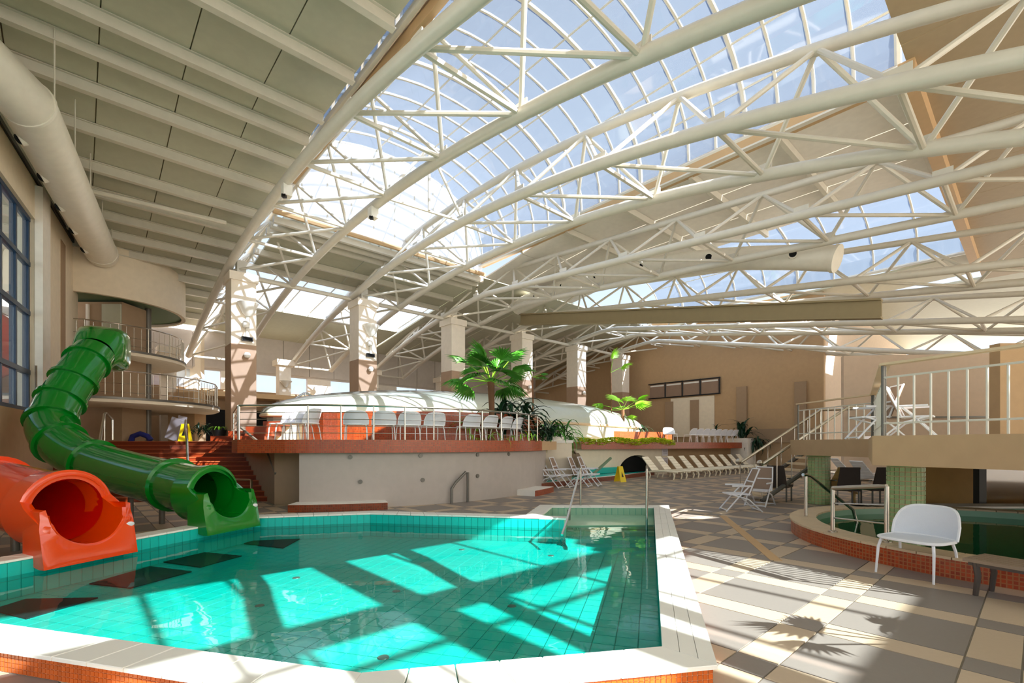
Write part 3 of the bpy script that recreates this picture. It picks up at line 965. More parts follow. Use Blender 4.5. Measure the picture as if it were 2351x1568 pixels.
# ================================================================== LEFT WALL
w0 = Vector((-11.22, 10.5, 0)); wd = Vector((-.6591, 1, 0)).normalized(); wn_ = Vector((wd.y, -wd.x, 0))   # wn_ into the hall
ROTW = Matrix.Rotation(math.atan2(wd.y, wd.x), 3, 'Z')
def wl(s, off, z): return w0 + wd * s + wn_ * off + Vector((0, 0, z))
def wbox(b, s0, s1, o0, o1, z0, z1):
    return b.box(wl((s0 + s1) / 2, (o0 + o1) / 2, (z0 + z1) / 2), (s1 - s0, o1 - o0, z1 - z0), ROTW)
b = MB()
wbox(b, -9, 8.3, -.35, 0, 0, 2.35)                      # below the window
b2 = MB()
wbox(b2, 2.75, 8.3, -.35, 0, 2.35, 8.55); wbox(b2, -9, 2.75, -.35, 0, 7.5, 8.55)
wall_left = struct(b2.build('wall_left', 'cream_wall'), 'cream left wall with tall blue framed window', 'wall')
struct(b.build('wall_left', 'beige_wall'), 'beige lower wall behind the slides', 'wall')
b = MB(); wbox(b, 2.7, 3.5, 0, .16, 2.3, 8.4); struct(b.build('trim_2', 'white_wall'), 'pale pier beside the blue framed window', 'pier')
b = MB(); wbox(b, 2.7, 8.3, 0, .05, 2.3, 3.6); struct(b.build('trim_3', 'tan_wall'), 'tan dado on the left wall', 'wall')
b = MB(); wbox(b, 5.6, 6.2, -.02, .02, 3.6, 8.0); struct(b.build('trim_4', 'tan_wall'), 'narrow recessed strip in the left wall', 'wall')
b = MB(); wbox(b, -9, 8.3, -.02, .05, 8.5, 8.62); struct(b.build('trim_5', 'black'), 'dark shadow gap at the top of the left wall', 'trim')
b = MB(); wbox(b, -9, 8.3, -.3, .0, 8.62, 10.0); struct(b.build('wall_left', 'ceiling_white'), 'pale wall strip above the duct', 'wall')
win = thing('window_1', 'tall window with dark blue frame at far left', 'window', wl(0, 0, 2.35), kind='structure')
sm = [2.68, 1.6, .5, -.6, -1.7, -2.8, -3.9, -5.0, -6.1, -7.2, -8.3]
for s in sm:
    b = MB(); wbox(b, s - .06, s + .06, -.22, -.1, 2.35, 7.5); b.build('mullion', 'dark_blue', win)
zz = [2.4, 3.4, 4.96, 6.26, 7.45]
for z in zz:
    b = MB(); wbox(b, -8.4, 2.7, -.2, -.08, z - .06, z + .06); b.build('transom', 'dark_blue', win)
for k in range(len(sm) - 1):
    for j in range(len(zz) - 1):
        b = MB(); wbox(b, sm[k + 1] + .06, sm[k] - .06, -.15, -.14, zz[j] + .06, zz[j + 1] - .06); b.build('pane', 'clear_pane', win)
# outside the window
t = thing('outdoor_building', 'white and red building seen through the left window', 'building', (-30, 22, -.35))
b = MB(); b.box((-31, 24, 2.2), (6, 14, 5.1)); b.build('wall', 'white_wall', t)
b = MB(); b.hull([(-35, 16, 4.8), (-27, 16, 4.8), (-27, 32, 4.8), (-35, 32, 4.8)], [(-32, 19, 7.2), (-30, 19, 7.2), (-30, 29, 7.2), (-32, 29, 7.2)]); b.build('roof', 'brick_red', t)
for k in range(4):
    b = MB(); b.box((-27.95, 19 + 3 * k, 2.6), (.15, 1.5, 1.6)); b.build('window', 'dark_blue', t)
t = thing('outdoor_slide', 'orange red tube slide outside the left window', 'water slide', (-19, 13, -.35))
b = MB(); b.tube([(-20 + 3 * math.cos(k * .5), 15 + 3 * math.sin(k * .5), 5.4 - .28 * k) for k in range(18)], .7, 12); b.build('tube_body', 'slide_red', t, True)
rod('support', (-20, 15, -.35), (-20, 15, 5.6), .2, 'grey_post', t)
b = MB(); b.tube([(-17.2 - .2 * k, 15, 5.2 - .3 * k) for k in range(3)], .1, 6); b.build('strut', 'grey_post', t, True)

# ================================================================== FAR AND RIGHT WALLS
def tb_box(b, a0, a1, b0, b1, z0, z1):
    return b.hull([W(a, bb, z0) for a, bb in ((a0, b0), (a0, b1), (a1, b1), (a1, b0))], [W(a, bb, z1) for a, bb in ((a0, b0), (a0, b1), (a1, b1), (a1, b0))])
wf = MB(); tb_box(wf, 30, 30.3, -10, 34, 0, 4.5)
wb_ = struct(wf.build('wall_far', 'tan_wall'), 'tan lower far wall behind the columns', 'wall')
wf = MB(); tb_box(wf, 30, 30.3, -10, 34, 5.5, 9.2)
wu = struct(wf.build('wall_far', 'far_panel'), 'pale upper far wall of upright panels behind the trusses', 'wall')
for k in range(14):
    b = MB(); tb_box(b, 29.94, 30, 3 + k * 1.5, 3 + k * 1.5 + 1.46, 5.6, 8.4); b.build('wall_panel', 'far_panel', wu)
for k in range(9):
    b0 = -8 + k * 4.6
    b = MB(); tb_box(b, 30, 30.3, b0, b0 + 1.4, 4.5, 5.5); struct(b.build('wall_far', 'white_wall'), 'pale pier between the bright far windows', 'wall')
    wq = thing('window_2', 'bright strip window low in the far wall', 'window', W(30.1, b0 + 3, 4.5), group='far strip windows', kind='structure')
    for j in range(2):
        b = MB(); tb_box(b, 30.1, 30.12, b0 + 1.45 + 1.58 * j, b0 + 1.45 + 1.58 * j + 1.52, 4.53, 5.47); b.build('pane', 'milky_pane', wq)
    rod('mullion', W(30.1, b0 + 3.0, 4.5), W(30.1, b0 + 3.0, 5.5), .03, 'steel_white', wq, 6)
# low dark room and its lit ceiling edge under the far windows
b = MB(); tb_box(b, 27.4, 30, 3.5, 10.8, 3.9, 4.15); struct(b.build('ceiling', 'beam_tan'), 'brown lowered ceiling edge at the far end', 'ceiling')
b = MB(); tb_box(b, 28.8, 29.9, 4, 10.5, 1.6, 3.9); struct(b.build('wall_far', 'tan_wall'), 'shaded back wall below the lowered ceiling', 'wall')
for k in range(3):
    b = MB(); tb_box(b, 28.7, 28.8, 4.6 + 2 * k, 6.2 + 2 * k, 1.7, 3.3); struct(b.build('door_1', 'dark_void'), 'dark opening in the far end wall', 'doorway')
# right far wall
wr = MB(); tb_box(wr, 7.9, 30, 30, 30.3, 0, 10)
wall_r = struct(wr.build('wall_right', 'beige_wall'), 'large beige far wall at right with window strip', 'wall')
for a in (9.0, 12.2, 15.2, 17.0):
    zt = 5.0 if a < 13 else 4.4
    b = MB(); tb_box(b, a - .3, a + .3, 29.86, 30, 1.6, zt); b.build('pilaster', 'tan_wall', wall_r)
b = MB(); tb_box(b, 13.9, 16.9, 29.9, 30, 2.0, 4.6); b.build('wall_panel', 'cream_wall', wall_r)
b = MB(); tb_box(b, 7.9, 12.4, 29.92, 30, 1.6, 2.4); b.build('wall_panel', 'tan_wall', wall_r)
wq = thing('window_3', 'strip window with dark frame high in the beige wall', 'window', W(15, 29.9, 4.8), kind='structure')
for j in range(4):
    b = MB(); tb_box(b, 13.6 + j * 1.25, 14.75 + j * 1.25, 29.9, 29.94, 4.75, 5.65); b.build('pane', 'mesh_brown', wq)
    b = MB(); tb_box(b, 13.65 + j * 1.25, 14.7 + j * 1.25, 29.88, 29.9, 5.5, 5.6); b.build('blind', 'white_wall', wq)
    rod('frame', W(13.55 + j * 1.25, 29.88, 4.7), W(13.55 + j * 1.25, 29.88, 5.75), .05, 'black', wq, 6)
rod('frame', W(13.5, 29.88, 4.7), W(18.6, 29.88, 4.7), .04, 'black', wq, 6)
rod('frame', W(13.5, 29.88, 5.7), W(18.6, 29.88, 5.7), .04, 'black', wq, 6)
wr = MB(); tb_box(wr, 8.2, 8.5, 30.3, 56, 0, 10)
struct(wr.build('wall_right', 'pinkish_wall'), 'whitish wall behind the right mezzanine railing', 'wall')
wr = MB(); wr.add([(13.5, 19.5, 0), (13.5, 19.5, 5.1), (44, 16.5, 5.1), (44, 16.5, 0), (13.6, 19.8, 0), (13.6, 19.8, 5.1), (44, 16.8, 5.1), (44, 16.8, 0)], [(3, 2, 1, 0), (4, 5, 6, 7), (0, 1, 5, 4), (1, 2, 6, 5)])
rw_ = struct(wr.build('wall_right', 'pinkish_wall'), 'pinkish wall behind the near mezzanine railing', 'wall')
b = MB(); b.add([(13.6, 19.4, 2.55), (30, 17.8, 2.55), (30, 17.8, 2.62), (13.6, 19.4, 2.62)], [(0, 1, 2, 3)]); b.build('dado_rail', 'grey_post', rw_)
wr = MB(); wr.box((17.5, 13.4, 2.15), (8, .3, 4.3)); 
struct(wr.build('wall_right', 'beige_wall'), 'ochre wall block at the far right edge above the mezzanine', 'wall')

# ================================================================== UPPER FLOOR, STAIRS
ZU = 1.6
b = MB(); b.prism([(-24, 16.2), (-8.6, 16.2), (-5, 16.4), (-1, 17.6), tuple(W(14.0, 16)[:2]), tuple(W(12.4, 29.55)[:2]), tuple(W(30, 29.9)[:2]), (-24, 42)], 0, ZU - .005)
up = struct(b.build('floor', 'tan_wall'), 'raised upper floor behind the stairs and terrace', 'floor')
st = thing('staircase', 'wide staircase of red brown tiled steps left of the terrace', 'stairs', (-9, 14, 0))
NR = 13; RH = ZU / NR
for i in range(NR):
    y0 = 12.6 + .28 * i
    xr = -6.25 - max(0, i - 3) * .29 if i < NR - 1 else -8.9
    b = MB(); xl = -13.2
    # front face slightly bowed towards the pool at the left
    pts = [(xl, y0 - .5 + .0), (xl + 2.2, y0 - .28), (xr - 2, y0 - .05), (xr, y0)]
    back = [(xr, y0 + .6), (xl, y0 + .6)] if i < NR - 1 else [(xr, 16.3), (xl, 16.3)]
    b.prism(pts + back, RH * i * .98, RH * (i + 1) - .02); o = b.build('step', 'riser_red', st)
    b = MB(); pts2 = [(p[0], p[1] - .02) for p in pts]
    b.prism(pts2 + back, RH * (i + 1) - .02, RH * (i + 1)); b.build('tread', 'tread', o)
# ================================================================== TERRACE
TC, TR = Vector((-5.36, 17.53)), 6.5
def tarc(r, d0, d1, n): return [(TC.x + r * math.cos(math.radians(d0 + (d1 - d0) * k / n)), TC.y + r * math.sin(math.radians(d0 + (d1 - d0) * k / n))) for k in range(n + 1)]
ter = thing('terrace', 'raised round terrace with red mosaic edge and white curved wall', 'terrace', (-3, 13, 0))
front = tarc(TR + .22, -88, -20, 30)
edge = [(-9.1, 15.9), (-6.75, 11.55), (-6.3, 11.0)] + front
b = MB(); b.prism(edge + [(1.6, 17.2), (-1, 19), (-5, 18), (-9.0, 17)], 1.31, ZU); b.build('slab', 'beige_wall', ter)
b = MB(); b.strip(offset_poly(edge, 0), 1.3, ZU + .005); 
ob = b.build('mosaic_edge', 'band_tile', ter); ob.matrix_basis = Matrix.Translation((0, -.012, 0)) 
b = MB(); b.prism(tarc(TR, -86, -20, 28) + [(1.2, 17), (-5, 17.5)], 0, 1.31); b.build('white_wall', 'terrace_wall', ter)
b = MB(); b.prism([(-4.95, 11.75), (-4.6, 14), (-8.6, 16.1), (-9, 15.8), (-6.2, 12.3), (-5.9, 11.9)], 0, 1.31); b.build('recess_wall', 'tan_wall', ter)
pl = thing('wall_plinth', 'low red tiled curb at the left foot of the white terrace wall', 'curb', S(780, 1170))
arc_o, arc_i = tarc(TR + .5, -86.5, -69, 12), tarc(TR - .02, -86.5, -69, 12)
b = MB(); b.prism(arc_o + arc_i[::-1], 0, .17); b.build('curb_body', 'coping', pl)
b = MB(); b.strip(arc_o, 0, .165); o = b.build('mosaic_face', 'band_tile_dark', pl); o.matrix_basis = Matrix.Translation((0, -.006, 0))
pl = thing('wall_plinth', 'low red tiled curb at the right foot of the white terrace wall', 'curb', S(1215, 1135))
arc_o, arc_i = tarc(TR + .6, -32, -20, 8), tarc(TR - .02, -32, -20, 8)
b = MB(); b.prism(arc_o + arc_i[::-1], 0, .17); b.build('curb_body', 'coping', pl)
b = MB(); b.strip(arc_o, 0, .165); o = b.build('mosaic_face', 'band_tile', pl); o.matrix_basis = Matrix.Translation((0, -.006, 0))
# wall jets
for k, (dg, z) in enumerate(((-74, .62), (-61, .62), (-47, .66), (-76, 1.2), (-61.5, 1.22), (-47, 1.22), (-36, 1.22))):
    c = Vector((TC.x + (TR + .0) * math.cos(math.radians(dg)), TC.y + (TR + .0) * math.sin(math.radians(dg)), z))
    b = MB(); nrm = Vector((math.cos(math.radians(dg)), math.sin(math.radians(dg)), 0))
    b.tube([c - nrm * .02, c + nrm * .03], .05, 12); b.build('wall_jet', 'grey_post', ter, True)
# second tier behind the chairs, its steps and the shell roof
tier = thing('planter_tier', 'red mosaic tiled tier behind the terrace chairs', 'planter', (-2.8, 14, ZU))
el = [(-3.4 + 4.45 * math.cos(2 * PI * k / 48), 18.15 + 4.45 * math.sin(2 * PI * k / 48)) for k in range(48)]
b = MB(); b.prism(el, 0, 2.44); b.build('tier_body', 'stone', tier)
b = MB(); b.strip(offset_poly(el, .01) + [offset_poly(el, .01)[0]], 1.5, 2.45); b.build('mosaic_face', 'band_tile', tier)
ts = thing('terrace_steps', 'small flight of red tiled steps left of the tier', 'stairs', (-8.1, 14.6, ZU))
for k in range(4):
    b = MB(); b.box((-8.2 + .32 * k, 14.9 + .1 * k, ZU + .075 + .15 * k), (1.6 - .3 * k, 1.2, .15)); o = b.build('step', 'riser_red', ts)
dome = thing('shell_roof', 'large shallow white shell roof behind the terrace tier', 'shell roof', W(16.5, 14.7, 2.4))
def dp_(th, rr, h): return W(16.5 + 2.6 * rr * math.sin(th), 14.7 + 10.4 * rr * math.cos(th), 2.42 + h)
nu, nv = 56, 10
vs = []
for j in range(nv + 1):
    f = j / nv; rr = math.cos(f * PI / 2); h = 1.28 * math.sin(f * PI / 2)
    for i in range(nu): vs.append(dp_(2 * PI * i / nu, rr, h))
fs = [(j * nu + i, j * nu + (i + 1) % nu, (j + 1) * nu + (i + 1) % nu, (j + 1) * nu + i) for j in range(nv) for i in range(nu)]
b = MB(); b.add(vs, fs); b.build('shell', 'dome_white', dome, True)
b = MB(); b.tube([dp_(2 * PI * i / 64, 1, 0) for i in range(64)], .06, 6, closed=True); b.build('rim', 'stone', dome, True)
b = MB(); b.prism([tuple(dp_(2 * PI * i / 48, .985, 0)[:2]) for i in range(48)], 1.6, 2.42); b.build('base', 'dome_white', dome)
b = MB(); b.tube([W(16.5, 14.7 + 10.42 * math.cos(PI * k / 24), 2.42 + 1.3 * math.sin(PI * k / 24)) for k in range(25)], .05, 6); b.build('ridge', 'grey_post', dome, True)

# terrace railing
pts = [(p[0], p[1], ZU) for p in tarc(TR + .1, -84, -21, 10)]
railing('terrace_railing', 'steel railing with thin rods round the terrace edge', [(-6.35, 11.15, ZU)] + pts, .8, [.16, .32, .48, .64], r=.022, rr=.009, m='steel')
railing('terrace_railing', 'steel railing at the left side of the terrace above the stairs', [(-9.0, 15.7, ZU), (-7.9, 13.6, ZU), (-6.4, 11.2, ZU)], .8, [.16, .32, .48, .64], r=.022, rr=.009, m='steel')
t = thing('stair_handrail', 'steel handrail bending down the right side of the stairs', 'handrail', (-6.5, 12.2, 0))
b = MB(); b.tube([D(545, 975, 15), D(600, 1020, 13.2), D(613, 1035, 12.6), D(634, 1088, 11.9)], .035, 8); b.build('bar', 'grey_post', t, True)
rod('bracket', D(612, 1033, 12.65), D(612, 1033, 12.65) + Vector((.15, .3, -.1)), .02, 'grey_post', t)
t = thing('stair_handrail', 'steel handrail rising behind the terrace steps at far left', 'handrail', (-7.5, 16.5, ZU))
b = MB(); b.tube([D(640, 935, 15.5), D(698, 903, 16.5), D(706, 903, 16.6), D(726, 916, 17.2)], .035, 8); b.build('bar', 'steel', t, True)
for px_, py_, Y_ in ((660, 924, 15.85), (701, 903, 16.5)):
    q_ = D(px_, py_, Y_); rod('post', (q_.x, q_.y, ZU), q_, .025, 'steel', t)
t = thing('stair_handrail', 'pale steel handrail rising in the middle of the stairs', 'handrail', (-9.3, 13.5, .4))
b = MB(); b.tube([D(432, 1078, 13.6), D(429, 1010, 14.1), D(425, 985, 14.4), D(427, 965, 15.4), D(430, 1010, 15.6)], .035, 8); b.build('bar', 'steel', t, True)
t = thing('stair_handrail', 'pale steel handrail at the left end of the stairs', 'handrail', (-11.5, 13.5, .8))
b = MB(); b.tube([D(225, 1036, 12.9), D(239, 952, 14.2), D(243, 948, 14.4), D(258, 962, 15.4), D(258, 1010, 15.4)], .035, 8); b.build('bar', 'steel', t, True)
rod('post', D(240, 1030, 14.2), D(240, 955, 14.2), .03, 'steel', t)
t = thing('stair_handrail', 'short steel rail at the stair foot beside the green slide mouth', 'handrail', S(578, 1172))
b = MB(); b.tube([S(577, 1175), D(577, 1104, 11.3), D(573, 1102, 11.4), D(530, 1101, 12.0)], .03, 8); b.build('bar', 'steel', t, True)

# ================================================================== DRUM AND BALCONIES (far left)
BC = Vector((-16.4, 19.2))
dr = thing('balcony_drum', 'cream drum hung from the ceiling with green soffit', 'drum', (BC.x, BC.y, 6.8))
b = MB(); b.lathe([(2.6, 6.85), (2.75, 6.85), (2.75, 8.9), (2.6, 8.9)], 48, (BC.x, BC.y, 0)); b.build('drum_wall', 'cream_wall', dr, True)
b = MB(); b.lathe([(0, 6.95), (2.62, 6.95), (2.62, 7.05), (0, 7.05)], 48, (BC.x, BC.y, 0)); b.build('soffit', 'green_soffit', dr)
for nm, z, r, lab in (('balcony', 4.95, 2.75, 'upper round balcony with curved white edge at far left'), ('balcony', 3.1, 4.0, 'lower round balcony platform where the green slide starts')):
    t = thing(nm, lab, 'balcony', (BC.x, BC.y, z), group='round balconies')
    b = MB(); b.lathe([(0, z - .22), (r - .12, z - .22), (r, z - .16), (r, z), (0, z)], 56, (BC.x, BC.y, 0)); b.build('slab', 'cream_wall', t, True)
    b = MB(); b.lathe([(r + .005, z - .05), (r + .02, z - .05), (r + .02, z + .03), (r - .05, z + .03)], 56, (BC.x, BC.y, 0)); b.build('edge_strip', 'grey_post', t, True)
    pp = [(BC.x + (r - .06) * math.cos(math.radians(dg)), BC.y + (r - .06) * math.sin(math.radians(dg)), z) for dg in range(-100 if r < 3 else -62, 61, 20)]
    railing('balcony_railing', ('thin steel railing round the upper balcony' if r < 3 else 'thin steel railing round the lower balcony'), pp, .95, [.2, .5], r=.02, rr=.01, balusters=.22)
t = thing('balcony_post', 'dark grey round post carrying the balconies', 'post', (BC.x + 1.6, BC.y - 1.8, ZU))
p_ = D(340, 800, 19.3)
b = MB(); b.tube([(p_.x, p_.y, ZU), (p_.x, p_.y, 6.95)], .11, 16); b.build('shaft', 'grey_post', t, True)
b = MB(); b.lathe([(.11, 0), (.2, 0), (.2, .04), (.11, .06)], 16, (p_.x, p_.y, ZU)); b.build('base_plate', 'grey_post', t, True)
t = thing('wall_core', 'pale green grey stair core behind the green slide', 'wall', (-15.5, 18, 0), kind='structure')
b = MB(); b.box((-16.3, 18.6, 3.4), (3.3, 1.2, 6.9)); b.build('core_wall', 'tan_wall', t)
b = MB(); b.box((-15.0, 17.95, 5.9), (.7, .06, 1.7)); b.build('door_leaf', 'ceiling_white', t)
b = MB(); b.box((-15.9, 17.95, 5.9), (.08, .08, 1.7)); b.build('door_frame', 'white_wall', t)
# back wall of the upper floor under the balconies
b = MB(); b.box((-19.2, 25.2, 3.3), (5.4, .3, 3.4)); wlow = struct(b.build('wall_far', 'white_wall'), 'white rear wall below the balconies with triangle marks', 'wall')
b = MB(); b.box((-19.2, 25.0, 2.05), (5.4, .08, .9)); b.build('wall_panel', 'cream_wall', wlow)
for px in (277, 301, 355, 377):
    c = D(px, 953, 25.0)
    b = MB(); b.add([(c.x - .2, c.y, c.z - .16), (c.x + .2, c.y, c.z - .16), (c.x, c.y, c.z + .16), (c.x - .2, c.y + .04, c.z - .16), (c.x + .2, c.y + .04, c.z - .16), (c.x, c.y + .04, c.z + .16)],
                    [(0, 1, 2), (5, 4, 3), (0, 3, 4, 1), (1, 4, 5, 2), (2, 5, 3, 0)]); b.build('triangle_mark', 'column_dado', wlow)
b = MB(); b.box((-20.2, 25.4, 6.9), (7.6, .3, 3.8)); struct(b.build('wall_far', 'cream_wall'), 'cream rear wall above the lower balcony', 'wall')
b = MB(); b.box(D(430, 960, 22), (1.2, .8, 2.3)); struct(b.build('wall_far', 'beige_wall'), 'beige pier below the right end of the lower balcony', 'pier')

# ================================================================== SLIDES
def slide(label, path, rad, m, m_in, flanges, mouth_c, mouth_dir, name='water_slide'):
    t = thing(name, label, 'water slide', (mouth_c.x, mouth_c.y, 0))
    path = [Vector(p) for p in path]
    # smooth the centre line (Catmull-Rom)
    sm_ = []
    for i in range(len(path) - 1):
        p0 = path[max(i - 1, 0)]; p1 = path[i]; p2 = path[i + 1]; p3 = path[min(i + 2, len(path) - 1)]
        for k in range(8):
            u = k / 8
            sm_.append(.5 * ((2 * p1) + (p2 - p0) * u + (2 * p0 - 5 * p1 + 4 * p2 - p3) * u * u + (3 * p1 - p0 - 3 * p2 + p3) * u ** 3))
    sm_.append(path[-1])
    cuts = [0] + [min(len(sm_) - 1, round(f * 8)) for f in flanges] + [len(sm_) - 1]
    for a_, b_ in zip(cuts[:-1], cuts[1:]):
        if b_ <= a_: continue
        b = MB(); b.tube(sm_[a_:b_ + 1], rad, 28, caps=False); b.build('tube_section', m, t, True)
    for c in cuts[1:-1]:
        d = (sm_[min(c + 1, len(sm_) - 1)] - sm_[c - 1]).normalized()
        b = MB(); b.tube([sm_[c] - d * .045, sm_[c] - d * .04, sm_[c] + d * .04, sm_[c] + d * .045], [rad, rad + .06, rad + .06, rad], 28, caps=False); b.build('flange', m, t, True)
    # mouth: round collar, then an open lower lip with a wide skirt
    md = Vector((mouth_dir.x, mouth_dir.y, 0)).normalized(); sd = Vector((-md.y, md.x, 0)); up_ = Vector((0, 0, 1))
    R = rad
    b = MB(); vs = []; n = 40
    # inner/outer shell sections along md; the upper half stops early
    def ring(o, r, ext): return [o + (sd * math.cos(2 * PI * k / n) + up_ * math.sin(2 * PI * k / n)) * r + md * ext(2 * PI * k / n) for k in range(n)]
    def ext_in(th): 
        s = math.sin(th); return .02 if s > .28 else (.02 + .42 * min(1, (.28 - s) / .5))
    o = mouth_c
    r1 = ring(o - md * .35, R + .05, lambda th: 0)
    r2 = ring(o, R + .07, ext_in)
    r3 = ring(o, R + .03, lambda th: ext_in(th) + .015)
    r4 = ring(o, R - .05, lambda th: ext_in(th) + .0)
    r5 = ring(o - md * .35, R - .05, lambda th: 0)
    vs = r1 + r2 + r3 + r4 + r5
    fs = [(q * n + k, q * n + (k + 1) % n, (q + 1) * n + (k + 1) % n, (q + 1) * n + k) for q in range(4) for k in range(n)]
    b.add(vs, fs); b.build('mouth_collar', m, t, True)
    # inside lining
    back = sm_[:14]
    b = MB(); b.tube([mouth_c + md * .0] + back[1:], R - .055, 28, caps=False); b.build('lining', m_in, t, True)
    # apron: lower lip with rounded shoulders over a flat skirt
    hw = .53
    ob = [(-R + .01, .07), (-R - .05, .05), (-hw + .02, -.04), (-hw, -.16), (-hw, -.32), (-hw, -.48), (-hw, -R - .17)]
    mid_ = [(-hw * .72, -R - .17), (-hw * .36, -R - .17), (0, -R - .17), (hw * .36, -R - .17), (hw * .72, -R - .17)]
    ob = ob + mid_ + [(-x, z) for x, z in ob[::-1]]
    k2 = len(ob) - 1; nk = k2 + 1
    def fwd(z): return .40 + .12 * min(1, max(0, (-z) / (R + .17)))
    inner = [o + md * (fwd(math.sin(PI + PI * k / k2) * R) - .01) + sd * (math.cos(PI + PI * k / k2) * (R - .05)) + up_ * (math.sin(PI + PI * k / k2) * (R - .05)) for k in range(nk)]
    in0 = [o + md * .0 + sd * (math.cos(PI + PI * k / k2) * (R - .05)) + up_ * (math.sin(PI + PI * k / k2) * (R - .05)) for k in range(nk)]
    lip = [o + md * (fwd(math.sin(PI + PI * k / k2) * R) + .02) + sd * (math.cos(PI + PI * k / k2) * (R - .02)) + up_ * (math.sin(PI + PI * k / k2) * (R - .02)) for k in range(nk)]
    outr = [o + md * fwd(z) + sd * x + up_ * z for x, z in ob]
    bk1 = [o + md * (fwd(z) - .1) + sd * (x * 1.0) + up_ * z for x, z in ob]
    bk2 = [o + md * .02 + sd * (x * .9) + up_ * (z if z > -.3 else z + .06) for x, z in ob]
    b = MB(); b.add(in0 + inner + lip + outr + bk1 + bk2, [(q * nk + k, q * nk + k + 1, (q + 1) * nk + k + 1, (q + 1) * nk + k) for q in range(5) for k in range(k2)])
    b.build('apron', m, t, True)
    c = o + md * (fwd(-.24) + .004) + up_ * (-.24) + sd * (hw - .06)
    q = Matrix.Translation(c) @ md.to_track_quat('Z', 'Y').to_matrix().to_4x4()
    b = MB(); b.lathe([(0, .008), (.04, .006), (.05, 0)], 16); 
    b.build('badge', 'paper', t, True, q @ Matrix.Diagonal((1.3, .7, 1, 1)))
    return t
md = Vector((.953, -.303, 0))
gp = [Vector((-5.226, 8.36, .634)), D(400, 1113, 8.95), D(300, 1088, 9.6), D(215, 1062, 10.1), D(150, 1026, 10.35), D(118, 985, 10.7), D(130, 938, 11.1), D(158, 893, 11.5), D(188, 848, 11.9), D(216, 812, 12.4)]
gs = slide('long green tube water slide winding down from the balcony into the pool', gp, .44, 'slide_green', 'slide_green', (1.0, 3.0, 4.3, 5.4, 6.4, 7.4, 8.4), gp[0], md)
# entry hood
h0 = gp[-1]; hd = (gp[-1] - gp[-2]).normalized(); hd2 = Vector((-.5, .86, .1)).normalized()
b = MB(); prof = []
side = hd2.cross(Vector((0, 0, 1))).normalized(); upv = side.cross(hd2).normalized()
def sq(o, rx, rz, n=28, e=.55):
    out = []
    for k in range(n):
        t = 2 * PI * k / n; c, s = math.cos(t), math.sin(t)
        out.append(o + side * (rx * math.copysign(abs(c) ** e, c)) + upv * (rz * math.copysign(abs(s) ** e, s)))
    return out
r_ = [sq(h0 - hd * .1, .45, .45, e=1.0), sq(h0 + hd * .25, .5, .5, e=.75), sq(h0 + hd * .3 + hd2 * .3, .54, .58, e=.5), sq(h0 + hd * .3 + hd2 * .85, .54, .6, e=.5), sq(h0 + hd * .3 + hd2 * .9, .48, .54, e=.5)]
b.add([v for r in r_ for v in r], [(q * 28 + k, q * 28 + (k + 1) % 28, (q + 1) * 28 + (k + 1) % 28, (q + 1) * 28 + k) for q in range(4) for k in range(28)] + [tuple(range(4 * 28, 5 * 28))])
b.build('entry_hood', 'slide_green', gs, True)
for p in (gp[2], gp[3].lerp(gp[2], .4)):
    rod('leg', (p.x, p.y, 0), (p.x, p.y, p.z - .4), .05, 'grey_post', gs)
p = D(372, 1150, 9.05); rod('leg', (p.x, p.y, 0), (p.x, p.y, .45), .05, 'grey_post', gs)
rp = [Vector((-5.871, 6.33, .634)), D(35, 1142, 6.75), D(-70, 1112, 7.2), D(-220, 1075, 7.9), D(-420, 1010, 8.6)]
rs_ = slide('wide orange red tube water slide at the left edge of the pool', rp, .46, 'slide_red', 'slide_inner_red', (1.55, 3.0), rp[0], md)
for p in (rp[1], rp[3]):
    rod('leg', (p.x, p.y, 0), (p.x, p.y, p.z - .4), .05, 'grey_post', rs_)
# ================================================================== REAR RIGHT TERRACE
rt = thing('terrace', 'rear terrace with red mosaic edge above the dark arch', 'terrace', W(13, 20, 0))
FL, FR = W(13.5, 16.0), W(11.9, 29.55)
def fp(t, off=0.0, z=0.0):                  # point along the rear terrace front, off = towards the viewer
    p = FL.lerp(FR, t); return Vector((p.x + .595 * off, p.y - .804 * off, z))
FLEN = (FR - FL).length
outl = [fp(k / 8, .3 + .25 * math.sin(PI * k / 8)) for k in range(9)]
outl = [(p.x, p.y) for p in outl]
b = MB(); b.prism(outl + [tuple(fp(1, -1)[:2]), tuple(fp(0, -1)[:2])], 1.31, ZU); b.build('slab', 'beige_wall', rt)
b = MB(); b.strip([(p[0] + .01, p[1] - .02) for p in outl], 1.28, ZU + .005); b.build('mosaic_edge', 'band_tile', rt)
# front wall with the arched opening
t0, t1 = .195, .392; tm = (t0 + t1) / 2; th_ = (t1 - t0) / 2
ol = [(0, 0), (t0, 0)] + [(tm + th_ * math.cos(PI - PI * k / 18), .98 * math.sin(PI * k / 18) ** .8) for k in range(1, 18)] + [(t1, 0), (.46, 0), (.46, 1.31), (0, 1.31)]
nn_ = len(ol); b = MB()
b.add([fp(t, .0, z) for t, z in ol] + [fp(t, -.45, z) for t, z in ol], [tuple(range(nn_)), tuple(range(2 * nn_ - 1, nn_ - 1, -1))] + [(i, nn_ + i, nn_ + (i + 1) % nn_, (i + 1) % nn_) for i in range(nn_)])
b.build('front_wall', 'cream_wall', rt)
b = MB(); b.hull([fp(t0 - .01, -.46), fp(t1 + .01, -.46), fp(t1 + .01, -.5), fp(t0 - .01, -.5)], [fp(t0 - .01, -.46, 1.2), fp(t1 + .01, -.46, 1.2), fp(t1 + .01, -.5, 1.2), fp(t0 - .01, -.5, 1.2)]); b.build('arch_back', 'dark_void', rt)
